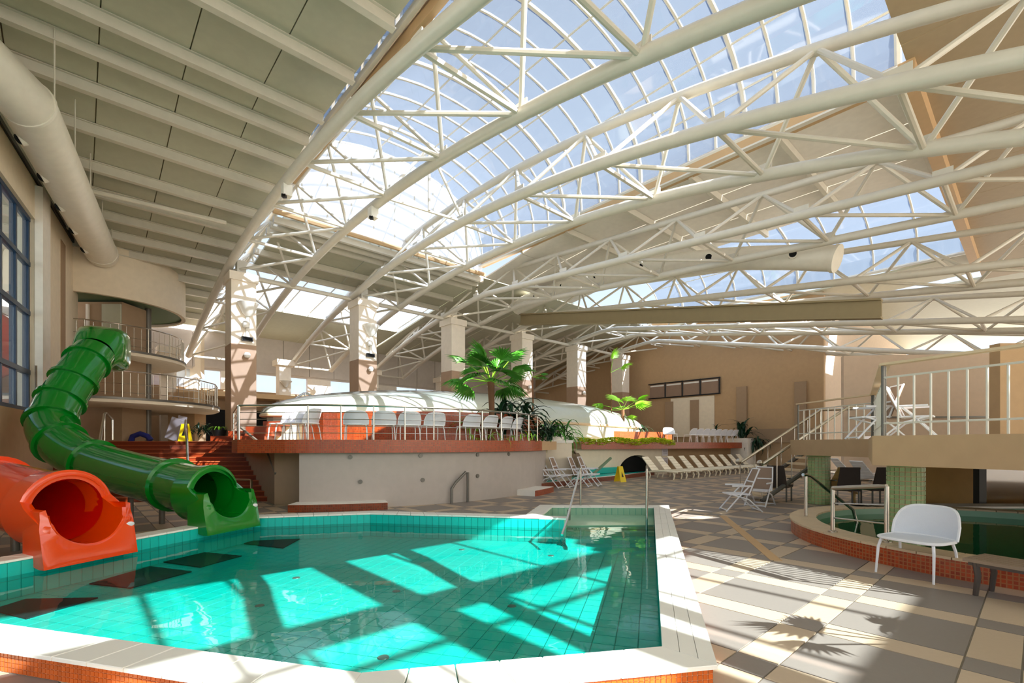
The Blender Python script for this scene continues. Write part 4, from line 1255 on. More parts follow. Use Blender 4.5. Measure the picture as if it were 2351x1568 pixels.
b = MB(); b.hull([fp(.46, -.3), fp(.96, -.3), fp(.96, -.5), fp(.46, -.5)], [fp(.46, -.3, 1.31), fp(.96, -.3, 1.31), fp(.96, -.5, 1.31), fp(.46, -.5, 1.31)]); b.build('front_wall', 'beige_wall', rt)
b = MB(); b.hull([fp(.93, .7), fp(1.0, .7), fp(1.0, -.5), fp(.93, -.5)], [fp(.93, .7, 1.85), fp(1.0, .7, 1.85), fp(1.0, -.5, 1.85), fp(.93, -.5, 1.85)]); b.build('end_pier', 'white_wall', rt)
tr2 = thing('planter_tier', 'low red tiled planter wall on the rear terrace', 'planter', fp(.4, -2.2, ZU))
tl_ = [fp(.08, -1.5), fp(.3, -1.2), fp(.62, -1.3)]
b = MB(); b.prism([tuple(p[:2]) for p in tl_] + [tuple(fp(.62, -2.2)[:2]), tuple(fp(.08, -2.2)[:2])], ZU, 2.15); b.build('tier_body', 'stone', tr2)
b = MB(); b.strip([(p.x + .01, p.y - .02) for p in tl_], ZU, 2.16); b.build('mosaic_face', 'band_tile', tr2)
# notices on the wall
rq = Matrix.Rotation(math.atan2((FR - FL).y, (FR - FL).x), 3, 'Z')
for k, (z, lab) in enumerate(((1.1, 'upper white notice sheet beside the dark arch'), (.66, 'lower white notice sheet beside the dark arch'))):
    c = fp(.445, .02, z)
    t = thing('notice', lab, 'sign', c)
    b = MB(); b.box(c, (.46, .02, .36), rq); sh_ = b.build('sheet', 'paper', t)
    for j in range(4):
        b = MB(); b.box(fp(.445, .034, z + .1 - .06 * j), (.34, .006, .015), rq); b.build('print_line', 'ink', sh_)
# paddling pool before the arch
kp = thing('paddling_pool', 'small teal pool with dark red curb before the arch', 'pool', (3, 19.5, 0))
cur = [S(1238, 1122), S(1330, 1111), S(1420, 1101), S(1502, 1090)]
cur = [(p.x, p.y) for p in cur]
back = [tuple(fp(.38, .05)[:2]), tuple(fp(.0, .05)[:2]), (1.1, 19.0)]
b = MB(); b.prism(cur + back, -.0, .16); b.build('basin', 'coping', kp)
b = MB(); b.strip([(p[0], p[1] - .015) for p in cur], 0, .17); b.build('mosaic_face', 'band_tile_dark', kp)
inner_ = [(p[0] - .12, p[1] + .4) for p in cur] + [tuple(fp(.36, .1)[:2]), tuple(fp(.02, .1)[:2]), (1.3, 19.0)]
b = MB(); b.prism(inner_, .16, .19); b.build('water_surface', 'teal_tile', kp)
b = MB(); b.hull([fp(.0, .08), fp(.19, .08), fp(.19, .02), fp(.0, .02)], [fp(.0, .08, .45), fp(.19, .08, .45), fp(.19, .02, .45), fp(.0, .02, .45)]); b.build('side_wall', 'teal_tile', kp)
t = thing('ramp_rail', 'dark green sloping rail above the small teal pool', 'handrail', (3.5, 21.0, .2))
b = MB(); b.tube([D(1362, 1088, 19.6), D(1402, 1052, 20.8)], .06, 8); b.build('bar', 'green_soffit', t, True)
# planter block and rocks
t = thing('planter_box', 'cream planter block at the right end of the terrace', 'planter', (1.55, 18.4, 0))
b = MB(); b.box((1.55, 18.4, .78), (1.3, 1.6, 1.56)); b.build('block', 'cream_wall', t)
b = MB(); b.box((1.55, 18.4, 1.6), (1.38, 1.66, .1)); b.build('cap', 'coping', t)
b = MB(); b.lathe([(.2, 1.65), (.42, 1.65), (.5, 1.78), (.44, 1.78), (.38, 1.7)], 20, (1.5, 18.0, 0)); b.build('white_tray', 'lamp_white', t, True)
for k, (x, y, s) in enumerate(((2.35, 19.7, .62), (2.85, 20.2, .5), (2.6, 20.0, .95))):
    b = MB(); r = random.Random(40 + k)
    prof = [(0, 0), (.8, .02), (1, .35), (.85, .8), (.45, 1.15), (0, 1.2)]
    b.lathe(prof, 9, (0, 0, 0)); b.v = [(v[0] * (1 + .22 * r.uniform(-1, 1)), v[1] * (1 + .22 * r.uniform(-1, 1)), v[2] * (1 + .1 * r.uniform(-1, 1))) for v in b.v]
    o = b.build('rock', 'rock', None, False, Matrix.Translation((x, y, 0)) @ Matrix.Diagonal((s * .6, s * .6, s * 1.0, 1)))
    tag(o, ['brown rock at the left of the grotto', 'smaller brown rock at the right of the grotto', 'tall brown rock behind the white beach chairs'][k], 'rock', 'grotto rocks')

# ================================================================== ROUND SPA POOL (right)
spa = thing('spa_pool', 'round spa pool with dark green water and red tiled curb', 'pool', (SPA_C[0], SPA_C[1], 0))
ZS = .24
b = MB(); b.lathe([(SPA_R - .36, -.7), (SPA_R - .36, ZS - .03), (SPA_R - .02, ZS - .03), (SPA_R - .02, -.7)], 72, (*SPA_C, 0)); b.build('basin_wall', 'pale_green_tile', spa, True)
b = MB(); b.lathe([(0, -.72), (SPA_R - .3, -.72), (SPA_R - .3, -.66), (0, -.66)], 48, (*SPA_C, 0)); b.build('basin_floor', 'spa_green', spa)
nseg = 60
for k in range(nseg):
    a0, a1 = 2 * PI * k / nseg + .002, 2 * PI * (k + 1) / nseg - .002
    ri, ro = SPA_R - .38, SPA_R + .02
    q = [(SPA_C[0] + r * math.cos(t), SPA_C[1] + r * math.sin(t)) for r, t in ((ri, a0), (ro, a0), (ro, a1), (ri, a1))]
    b = MB(); b.prism(q, ZS - .03, ZS); b.build('coping_slab', 'stone', spa)
ring_ = [(SPA_C[0] + (SPA_R + .0) * math.cos(2 * PI * k / 90), SPA_C[1] + SPA_R * math.sin(2 * PI * k / 90)) for k in range(91)]
b = MB(); b.strip(ring_, 0, ZS - .03); b.build('mosaic_face', 'spa_tile', spa)
wt = MB(); wt.add([(SPA_C[0] + (SPA_R - .35) * math.cos(2 * PI * k / 64), SPA_C[1] + (SPA_R - .35) * math.sin(2 * PI * k / 64), .1) for k in range(64)], [tuple(range(64))])
tag(wt.build('spa_water', 'spa_water'), 'dark green mirror-like water in the round spa pool', 'water', kind='stuff')
def spa_rail(label, pts):
    t = thing('spa_handrail', label, 'handrail', pts[0][0])
    for base, h in pts:
        rod('post', base, base + Vector((0, 0, h)), .028, 'steel', t)
        b = MB(); b.lathe([(.028, 0), (.06, 0), (.06, .02), (.03, .03)], 12, base); b.build('foot_ring', 'steel', t, True)
    tp = [p + Vector((0, 0, h)) for p, h in pts]
    b = MB(); b.tube(tp, .032, 8); b.build('handrail', 'steel', t, True)
    for f in (.33, .66):
        for (p, h), (q, g) in zip(pts[:-1], pts[1:]): rod('rail', p + Vector((0, 0, h * f)), q + Vector((0, 0, g * f)), .012, 'steel', t, 6)
spa_rail('steel handrail on the spa curb left of the near green column', [(S(1912, 1222, ZS), .63), (S(2036, 1245, ZS), .72)])
t = thing('spa_handrail', 'steel handrail post sloping down into the spa pool', 'handrail', S(1850, 1185, ZS))
p = S(1850, 1185, ZS); rod('post', p, p + Vector((0, 0, .7)), .028, 'steel', t)
b = MB(); b.tube([p + Vector((-.08, -.05, .73)), p + Vector((.1, .05, .7)), p + Vector((.9, .1, .1)), p + Vector((1.0, .1, -.3))], .028, 8); b.build('bar', 'steel', t, True)
# green mosaic columns
def mosaic_column(label, cx, cy, r, z0, z1, tile):
    t = thing('tiled_column', label, 'column', (cx, cy, z0), group='green tiled columns')
    b = MB(); b.lathe([(r - .006, z0), (r - .006, z1)], 36, (cx, cy, 0)); b.build('core', 'grout_light', t, True)
    nt_ = round(2 * PI * r / tile); nz = int((z1 - z0) / tile)
    kb = MB(); kb.box((0, 0, 0), (.008, tile - .008, tile - .008)); me = kb.mesh('mosaic_tile', 'column_tile')
    rest_ = MB(); cnt = 0
    va = math.atan2(-cy, -cx)
    for i in range(nt_):
        th = 2 * PI * (i + .5) / nt_
        dv = abs((th - va + PI) % (2 * PI) - PI)
        for j in range(nz):
            M = Matrix.Translation((cx + r * math.cos(th), cy + r * math.sin(th), z0 + (j + .5) * (z1 - z0) / nz)) @ Matrix.Rotation(th, 4, 'Z')
            if dv < PI / 2 and cnt < 300:
                part('mosaic_tile', me, t, M); cnt += 1
            else:
                rest_.box(M.translation, (.008, tile - .008, tile - .008), M.to_3x3())
    tag(rest_.build('mosaic_tile', 'column_tile', t), 'green mosaic tiles round the back', kind='stuff')
    b = MB(); b.lathe([(r, z1 - .06), (r + .05, z1 - .02), (r + .05, z1), (0, z1)], 30, (cx, cy, 0)); b.build('collar', 'column_tile', t, True)
mat('column_tile', (166, 190, 130), .3, rnd=.1)
mosaic_column('green mosaic tiled column standing in the spa pool', 5.62, 6.84, .215, .02, 1.24, .062)
mosaic_column('green mosaic tiled column at the left end of the mezzanine', 7.75, 12.1, .24, 0, 1.24, .075)

# ================================================================== MEZZANINE (right)
mz = thing('mezzanine', 'beige mezzanine deck on green columns above the spa pool', 'mezzanine', (8, 8, 1.24))
MZ = [(6.3, 2.9), (5.29, 4.95), (4.70, 6.2), (7.4, 9.9), (7.25, 12.4), (22, 15), (22, 2.9)]
b = MB(); b.prism(MZ, 1.27, 1.6); b.build('slab', 'cream_wall', mz)
b = MB()
m2 = offset_poly(ccw(MZ), .03); m1 = ccw(MZ)
for i in range(len(m1)):
    b.prism([m1[i], m1[(i + 1) % len(m1)], m2[(i + 1) % len(m1)], m2[i]], 1.23, 1.61)
b.build('fascia', 'beige_wall', mz)
e = [Vector((*p, 1.61)) for p in ((6.1, 3.4), (5.36, 4.95), (4.80, 6.2))]
def fancy_rail(label, pts, h, gap):
    t = thing('mezzanine_railing', label, 'railing', pts[0], group='mezzanine railings')
    for p, q in zip(pts[:-1], pts[1:]):
        d = (q - p); L = d.length; ang = math.atan2(d.y, d.x)
        rt_ = Matrix.Rotation(ang, 3, 'Z')
        bar('top_rail', (p + q) / 2 + Vector((0, 0, h)), (L + .02, .12, .03), 'stone', t, rt_)
        rod('upper_rail', p + Vector((0, 0, h - .17)), q + Vector((0, 0, h - .17)), .014, 'steel_white', t, 6)
        rod('lower_rail', p + Vector((0, 0, .16)), q + Vector((0, 0, .16)), .014, 'steel_white', t, 6)
        k = max(1, int(L / gap))
        for i in range(k + 1):
            s = p.lerp(q, i / k)
            if i in (0, k): rod('post', s, s + Vector((0, 0, h)), .02, 'grey_post', t)
            else: rod('baluster', s + Vector((0, 0, .0)), s + Vector((0, 0, h - .17)), .013, 'steel_white', t, 6)
    return t
fancy_rail('white baluster railing along the near mezzanine edge', e, .92, .17)
e2 = [Vector((*p, 1.61)) for p in ((4.86, 6.25), (7.48, 9.9), (7.35, 12.3))]
fancy_rail('white baluster railing along the far mezzanine edge', [Vector((7.48, 9.95, 1.61)), Vector((7.35, 12.3, 1.61))], .92, .2)
fancy_rail('white baluster railing along the inner mezzanine edge', [e2[0], e2[1]], .92, .35)
t = thing('notice', 'white notice sheet hung on the mezzanine fascia', 'sign', (5.0, 6.5, 1.3))
dq = (Vector((7.4, 9.9)) - Vector((4.7, 6.2))).normalized(); rt_ = Matrix.Rotation(math.atan2(dq.y, dq.x), 3, 'Z'); nq = Vector((-dq.y, dq.x, 0))
c = Vector((7.35, 10.6, 1.44)) + Vector((-.16, -.1, 0))
cS = D(1997, 1022, 10.2)
b = MB(); b.box(cS, (.26, .02, .38)); sh_ = b.build('sheet', 'paper', t)
for j in range(5):
    b = MB(); b.box(cS + Vector((0, -.014, .12 - .06 * j)), (.2, .006, .018)); b.build('print_line', 'ink', sh_)
# stair up to the mezzanine
ms = thing('mezzanine_stair', 'steel stair with tubular handrails rising to the mezzanine', 'stairs', (7.2, 13.2, 0))
for k in range(9):
    p = Vector((6.6 + .28 * k, 12.9 + .06 * k, .16 * (k + 1)))
    b = MB(); b.box((p.x, p.y, p.z), (.3, 1.1, .05)); b.build('step', 'stone', ms)
for dy in (-.58, .58):
    b = MB(); b.tube([(6.4, 12.85 + dy, .05), (9.0, 13.4 + dy, 1.58)], .06, 8); b.build('stringer', 'grey_post', ms, True)
    b = MB(); b.tube([(6.35, 12.85 + dy, .95), (9.0, 13.4 + dy, 2.5), (10.2, 13.6 + dy, 2.55)], .04, 8); b.build('handrail', 'steel', ms, True)
    for k in range(7):
        f = k / 6; p = Vector((6.4, 12.85 + dy, .05)).lerp(Vector((9.0, 13.4 + dy, 1.58)), f)
        rod('baluster', p, p + Vector((0, 0, .92)), .014, 'steel', ms, 6)
    b = MB(); b.lathe([(0, -.08), (.06, -.06), (.085, 0), (.06, .06), (0, .08)], 14, (6.35, 12.85 + dy, 1.02)); b.build('ball_finial', 'steel', ms, True)
# low glazed wall behind the spa
gw = thing('window_4', 'tinted glazed wall with dark posts behind the spa pool', 'window', (10.5, 10.6, 0), kind='structure')
for x0, x1 in ((9.2, 10.25), (10.45, 12.0), (12.1, 13.6)):
    if x0 > 10:
        b = MB(); b.box(((x0 + x1) / 2, 10.6, .66), (x1 - x0, .02, 1.1)); b.build('pane', 'tinted_pane', gw)
for x in (10.35, 12.05):
    b = MB(); b.box((x, 10.6, .62), (.16, .14, 1.24)); b.build('post', 'black', gw)
b = MB(); b.box((11.5, 10.6, .06), (6.5, .2, .12)); b.build('sill', 'coping', gw)
b = MB(); b.box((14, 12.2, .62), (7, .1, 1.24)); b.build('inner_wall', 'lounger_yellow', gw)
bk = thing('spa_back_wall', 'white topped dark back curb of the spa pool', 'curb', (9, 9.7, 0))
b = MB(); b.box((10.2, 9.95, .12), (6.5, .5, .24)); b.build('curb_body', 'coping', bk)
b = MB(); b.box((10.2, 9.69, .1), (6.5, .03, .2)); b.build('green_face', 'spa_green', bk)
# kiosk counter on the mezzanine at right
t = thing('bar_counter', 'ochre bar counter with dark screens on the mezzanine', 'counter', (11, 8.8, 1.6))
b = MB(); b.box((12.0, 9.6, 1.85), (2.6, .6, .5)); b.build('body', 'lounger_yellow', t)
b = MB(); b.box((12.0, 9.6, 2.13), (2.7, .7, .06)); b.build('top', 'grey_post', t)
for k in range(4):
    b = MB(); b.box((10.9 + .36 * k, 9.5, 2.3), (.3, .05, .26)); b.build('screen', 'black', t)
# ================================================================== CHAIRS
def make_chair():
    t = thing('shell_chair', 'white woven shell chair', 'chair')
    w, d, zs = .31, .27, .42
    # seat: rounded plate, front at -Y
    b = MB(); n = 24; rim = []
    for k in range(n):
        th = 2 * PI * k / n; c, s = math.cos(th), math.sin(th)
        rim.append((w * math.copysign(abs(c) ** .55, c), d * math.copysign(abs(s) ** .55, s)))
    lo = [(x * .97, y * .97, zs - .012 + (.03 if y < -.2 else 0) * 0) for x, y in rim]
    hi = [(x, y, zs + .012 - .02 * (1 if y < -.22 else 0)) for x, y in rim]
    b.hull(lo, hi); se_ = b.build('seat', 'chair_weave', t, True)
    b = MB(); b.tube([(x, y, zs) for x, y in rim], .017, 6, closed=True); b.build('seat_rim', 'chair_white', se_, True)
    # backrest: curved panel with a rounded top
    nx, nz = 22, 10
    def bp(u, v):
        H = .345 * (1 - abs(u) ** 4.5) ** .32 if abs(u) < 1 else 0
        H = max(H, .15)
        return Vector((u * w * 1.02, d - .02 + .11 * v * H / .345 - .11 * u * u, zs + .012 + v * H))
    us = [math.sin((-1 + 2 * i / nx) * PI / 2) for i in range(nx + 1)]
    grid = [[bp(us[i], j / nz) for i in range(nx + 1)] for j in range(nz + 1)]
    vs = [p for r in grid for p in r] + [p + Vector((0, .014, 0)) for r in grid for p in r]
    m = nx + 1; N = m * (nz + 1)
    fs = [(j * m + i, j * m + i + 1, (j + 1) * m + i + 1, (j + 1) * m + i) for j in range(nz) for i in range(nx)]
    fs += [tuple(N + q for q in f[::-1]) for f in fs]
    b = MB(); b.add(vs, fs); bk_ = b.build('backrest', 'chair_weave', t, True)
    loop = [grid[0][i] for i in range(m)] + [grid[j][nx] for j in range(1, nz + 1)] + [grid[nz][i] for i in range(nx - 1, -1, -1)] + [grid[j][0] for j in range(nz - 1, 0, -1)]
    b = MB(); b.tube([p + Vector((0, .007, 0)) for p in loop], .015, 6, closed=True); b.build('back_rim', 'chair_white', bk_, True)
    for sx in (-1, 1):
        for sy in (-1, 1):
            b = MB(); b.tube([(sx * .25, sy * .19, zs - .01), (sx * .27, sy * .22, zs * .72), (sx * .28, sy * (.25 if sy < 0 else .27), 0)], [.016, .015, .012], 8)
            b.build('leg', 'chair_white', t, True)
    return t
ch = Many(make_chair())
ch.put((4.62, 5.48, 0), face(-.91, -.41), 'white woven shell chair alone on the deck beside the spa curb', 'white shell chairs')
# along the terrace rail, seen from behind
TX = ['first', 'second', 'third', 'fourth', 'fifth', 'sixth', 'seventh', 'eighth']
for k, dg in enumerate((-75, -69, -63.3, -57.2, -46.8, -40.5, -34, -28)):
    r = TR - .42
    x, y = TC.x + r * math.cos(math.radians(dg)), TC.y + r * math.sin(math.radians(dg))
    fx, fy = -math.cos(math.radians(dg)), -math.sin(math.radians(dg))
    ch.put((x, y, ZU), face(fx + .0, fy), 'white shell chair with its back to the terrace rail, %s from the left' % TX[k], 'white shell chairs', .9)
for k, px in enumerate((652, 668, 684, 700)):
    p = D(px, 1000, 12.3 - .12 * k)
    ch.put((p.x, p.y, ZU), face(-.95, .2), 'bluish white shell chair side-on in the huddle at the terrace left end, %s from left' % TX[k], 'huddled shell chairs')
for k in range(8):
    p = fp(.62 + .043 * k, -.15)
    ch.put((p.x, p.y, ZU), face(-.6, .8), 'white chair along the rear terrace edge, %s from the left' % TX[k], 'rear terrace chairs', .95)
p = fp(.5, -.2); ch.put((p.x, p.y, ZU), face(.1, -1), 'white chair alone beside the rear terrace hedge', 'rear terrace chairs')
ch.done()

def make_beach():
    t = thing('beach_chair', 'white folding beach chair', 'beach chair')
    for sx in (-.26, .26):
        b = MB(); b.tube([(sx, -.42, .0), (sx, -.12, .36), (sx, .12, .62)], .018, 6); b.build('leg', 'chair_white', t, True)
        b = MB(); b.tube([(sx, .42, 0), (sx, .1, .3), (sx, -.3, .42)], .018, 6); b.build('leg', 'chair_white', t, True)
        b = MB(); b.tube([(sx, .1, .4), (sx * .95, .22, .7), (sx * .8, .36, 1.02)], .018, 6); b.build('back_frame', 'chair_white', t, True)
        b = MB(); b.tube([(sx, -.28, .62), (sx, .16, .62)], .022, 6); b.build('armrest', 'chair_white', t, True)
    b = MB(); b.box((0, -.1, .42), (.5, .5, .03)); b.build('seat', 'chair_white', t)
    b = MB(); b.hull([(-.25, .12, .42), (.25, .12, .42), (.25, .15, .42), (-.25, .15, .42)], [(-.21, .36, 1.02), (.21, .36, 1.02), (.21, .39, 1.02), (-.21, .39, 1.02)]); b.build('back_mesh', 'mesh_brown', t)
    for z, y in ((1.03, .37), (.72, .24)):
        rod('crossbar', (-.22, y, z), (.22, y, z), .018, 'chair_white', t, 6)
    rod('crossbar', (-.26, -.4, .03), (.26, -.4, .03), .015, 'chair_white', t, 6)
    rod('crossbar', (-.26, .4, .03), (.26, .4, .03), .015, 'chair_white', t, 6)
    return t
bc = Many(make_beach())
for k, px in enumerate((1262, 1288, 1330, 1352)):
    p = S(px, 1119 - 1.5 * k)
    bc.put((p.x, p.y, 0), face(.75, -.35), 'white folding beach chair by the small teal pool, %s from the left' % TX[k], 'folding beach chairs')
p = S(1700, 1172); bc.put((p.x, p.y, 0), face(-.95, .1), 'white folding beach chair standing apart before the mezzanine stair', 'folding beach chairs', .92)
p = S(1745, 1160); bc.put((p.x, p.y, 0), face(-.6, -.6), 'white beach chair with slatted back beside the stair foot', 'folding beach chairs', .9)
p = D(2010, 1000, 8.9); bc.put((p.x, p.y, 1.6), face(-.95, .2), 'white sunlit folding chair on the mezzanine at the corner', 'mezzanine chairs', .95)
p = D(2090, 1000, 8.4); bc.put((p.x, p.y, 1.6), face(.6, -.6), 'white sunlit folding chair on the mezzanine behind the corner post', 'mezzanine chairs', .9)
bc.done()

def make_lounger(m):
    t = thing('sun_lounger', 'sun lounger', 'sun lounger')
    for sx in (-.3, .3):
        b = MB(); b.tube([(sx, -.95, .3), (sx, -.3, .34), (sx, .3, .3), (sx, .6, .28)], .035, 6); b.build('side_rail', m, t, True)
        for y in (-.75, .4):
            b = MB(); b.tube([(sx, y, .31), (sx * 1.05, y - .06, .15), (sx * 1.05, y - .02, 0)], .03, 6); b.build('leg', m, t, True)
    for k in range(7):
        b = MB(); b.box((0, -.86 + .16 * k, .335), (.58, .14, .025)); b.build('slat', m, t)
    rot = Matrix.Rotation(math.radians(48), 3, 'X')
    for k in range(5):
        c = Vector((0, .28, .34)) + rot @ Vector((0, .08 + .16 * k, 0))
        b = MB(); b.box(c, (.58 - .02 * k, .145, .03), rot); b.build('back_slat', m, t)
    return t
lg = Many(make_lounger('lounger_cream'))
ORD = ['first', 'second', 'third', 'fourth', 'fifth', 'sixth', 'seventh', 'eighth', 'ninth', 'tenth']
for k in range(10):
    p = W(11.2 - .03 * k, 19.0 + 1.02 * k)
    lg.put((p.x, p.y, 0), face(.6717, -.7408), 'cream sun lounger in the row below the rear terrace, %s from the left' % ORD[k], 'cream sun loungers')
lg.done()
ly = Many(make_lounger('lounger_yellow'))
p = S(2200, 1142); ly.put((p.x, p.y, 0), face(.1, 1), 'yellow sun lounger seen from behind under the mezzanine', 'yellow loungers')
p = S(1915, 1152); ly.put((p.x, p.y, 0), face(.2, 1), 'yellow sun lounger under the mezzanine beside the left green column', 'yellow loungers')
ly.done()
lw = Many(make_lounger('chair_white'))
p = S(2140, 1128); lw.put((p.x, p.y, 0), face(1, .2), 'white sun lounger side-on under the mezzanine right of the near column', 'white loungers')
p = S(2010, 1120); lw.put((p.x, p.y, 0), face(1, .2), 'white sun lounger side-on behind the dark weave chairs', 'white loungers')
p = S(1960, 1105); lw.put((p.x, p.y, 0), face(1, 0), 'white sun lounger farthest back under the mezzanine', 'white loungers')
lw.done()
def make_dark():
    t = thing('weave_chair', 'dark weave chair', 'chair')
    b = MB(); b.box((0, 0, .4), (.5, .5, .06)); b.build('seat', 'dark_weave', t)
    b = MB(); b.hull([(-.24, .2, .38), (.24, .2, .38), (.24, .25, .38), (-.24, .25, .38)], [(-.2, .34, .95), (.2, .34, .95), (.2, .38, .95), (-.2, .38, .95)]); b.build('backrest', 'dark_weave', t)
    for sx in (-.22, .22):
        for y in (-.22, .22): rod('leg', (sx, y, 0), (sx, y, .4), .02, 'grey_post', t, 8)
        b = MB(); b.tube([(sx * 1.15, -.2, .4), (sx * 1.15, -.2, .6), (sx * 1.15, .24, .62)], .018, 6); b.build('armrest', 'grey_post', t, True)
    return t
dk = Many(make_dark())
p = S(1940, 1160); dk.put((p.x, p.y, 0), face(.3, .9), 'dark weave chair under the mezzanine left of its twin', 'dark weave chairs')
p = S(2012, 1160); dk.put((p.x, p.y, 0), face(.1, .95), 'dark weave chair under the mezzanine close to the near green column', 'dark weave chairs')
p = S(1790, 1150); dk.put((p.x, p.y, 0), face(.6, .6), 'dark weave chair at the foot of the mezzanine stair', 'dark weave chairs')
dk.done()

# ================================================================== BENCH (front right)
l1 = Vector((4.57, 4.74, 0)); ax = Vector((.9, .42, 0)).normalized(); ay = Vector((.42, -.9, 0)).normalized()
t = thing('bench', 'low brown slatted bench at the right frame edge', 'bench', l1)
rb = Matrix.Rotation(math.atan2(ay.y, ay.x), 3, 'Z')
for k in range(5):
    b = MB(); b.box(l1 + ax * (.0 + .095 * k) + ay * .55 + Vector((0, 0, .35)), (1.25, .08, .03), rb); b.build('slat', 'wood_bench', t)
for p in (0, 1.08):
    for q in (.03, .36):
        b = MB(); c = l1 + ax * q + ay * p
        b.tube([c + Vector((0, 0, .33)), c + Vector((0, 0, .2)) - ay * .0 + ay * .02, c], [.028, .026, .022], 8); b.build('leg', 'bench_leg', t, True)
b = MB(); b.box(l1 + ax * .19 + ay * .55 + Vector((0, 0, .315)), (1.2, .36, .035), rb); b.build('frame', 'bench_leg', t)

# ================================================================== WET FLOOR SIGNS AND SMALL THINGS
def wet_sign(label, loc, rz, s=1.0):
    t = thing('floor_sign', label, 'sign', loc, rz, group='yellow floor signs')
    M0 = Matrix.Translation(Vector(loc)) @ Matrix.Rotation(rz, 4, 'Z') @ Matrix.Scale(s, 4)
    for sg in (-1, 1):
        pts = [(-.15, sg * .2, 0), (.15, sg * .2, 0), (.11, sg * .02, .62), (-.11, sg * .02, .62)]
        b = MB(); b.hull([M0 @ Vector(p) for p in pts], [M0 @ (Vector(p) + Vector((0, .02, 0))) for p in pts]); bd_ = b.build('board', 'yellow', t)
        b = MB(); pts = [(-.05, sg * .14 + (.0 if sg < 0 else .03) - .012, .2), (.05, sg * .14 + (.0 if sg < 0 else .03) - .012, .2), (0, sg * .075 + (.0 if sg < 0 else .03) - .012, .42)]
        b.add([M0 @ Vector(p) for p in pts], [(0, 1, 2)]); b.build('print_mark', 'black', bd_)
p = S(1424, 1106); wet_sign('yellow folding floor sign by the small teal pool', (p.x, p.y, 0), .5)
wet_sign('yellow folding floor sign at the top of the stairs', (D(425, 1010, 16.8).x, 16.8, ZU), .2, 1.0)
t = thing('plastic_chair', 'small red plastic chair on the upper floor at far left', 'chair', (D(275, 1000, 19).x, 19, ZU))
x0 = D(275, 1000, 19).x
b = MB(); b.box((x0, 19, ZU + .3), (.4, .4, .04)); b.build('seat', 'red_plastic', t)
b = MB(); b.box((x0, 19.2, ZU + .5), (.4, .04, .35)); b.build('backrest', 'red_plastic', t)
for sx in (-.17, .17):
    for sy in (-.17, .17): rod('leg', (x0 + sx, 19 + sy, ZU), (x0 + sx, 19 + sy, ZU + .3), .02, 'red_plastic', t, 6)
x0 = D(322, 1005, 18).x
t = thing('toy_tunnel', 'dark blue rounded plastic toy on the upper floor', 'toy', (x0, 18, ZU))
b = MB(); b.tube([(x0 - .35, 18, ZU + .0), (x0 - .28, 18, ZU + .2), (x0, 18, ZU + .3), (x0 + .28, 18, ZU + .2), (x0 + .4, 18, ZU + .05)], .1, 10); b.build('arch', 'blue_plastic', t, True)
x0 = D(400, 990, 17.3).x
t = thing('folded_board', 'grey folded board leaning at the top of the stairs', 'board', (x0, 17.3, ZU))
b = MB(); b.box((x0, 17.3, ZU + .45), (.42, .05, .8), Matrix.Rotation(.35, 3, 'Y')); b.build('board', 'umbrella_grey', t)
b = MB(); b.box((x0 + .16, 17.4, ZU + .5), (.3, .05, .85), Matrix.Rotation(.2, 3, 'Y')); b.build('rear_board', 'umbrella_grey', t)

# ================================================================== PLANTS
def fan_leaf_mesh(name, m, seg=16, L=.62, spread=2.5):
    b = MB(); r = random.Random(3)
    for k in range(seg):
        a = -spread / 2 + spread * k / (seg - 1)
        l = L * (1 - .22 * abs(a) / (spread / 2)) * r.uniform(.9, 1.05); w = .045
        dx, dy = math.sin(a), math.cos(a); nx_, ny_ = dy, -dx
        dr = -.28 * l
        b.add([(0, 0, 0), (dx * l * .5 + nx_ * w, dy * l * .5 + ny_ * w, .02 - .02 * l), (dx * l * .5, dy * l * .5, -.03), (dx * l * .5 - nx_ * w, dy * l * .5 - ny_ * w, .02 - .02 * l), (dx * l, dy * l, dr)],
              [(0, 1, 2), (0, 2, 3), (1, 4, 2), (3, 2, 4)])
    return b.mesh(name, m)
def blade_mesh(name, m, L=1.0, w=.06, bend=.5, lean=.7):
    b = MB(); pts = []
    n = 6
    for k in range(n + 1):
        u = k / n
        ang = lean - bend * u * u * 1.6
        pts.append((u * L * math.cos(ang) if k else 0, u * L * math.sin(ang)))
    vs = []; fs = []
    for k, (y, z) in enumerate(pts):
        u = k / n; ww = w * math.sin(PI * min(1, .12 + .88 * u) * .98) + .003
        vs += [(-ww, y, z + ww * .25), (0, y, z), (ww, y, z + ww * .25)]
    for k in range(n):
        for q in (0, 1): fs.append((k * 3 + q, k * 3 + q + 1, (k + 1) * 3 + q + 1, (k + 1) * 3 + q))
    b.add(vs, fs); return b.mesh(name, m)
FAN = fan_leaf_mesh('leaf', 'leaf_green'); FANB = fan_leaf_mesh('leaf', 'leaf_bright')
BLD = blade_mesh('leaf', 'leaf_dark', 1.0, .07); BLG = blade_mesh('leaf', 'leaf_green', 1.0, .05, .6); BLB = blade_mesh('leaf', 'leaf_bright', 1.0, .045, .6)
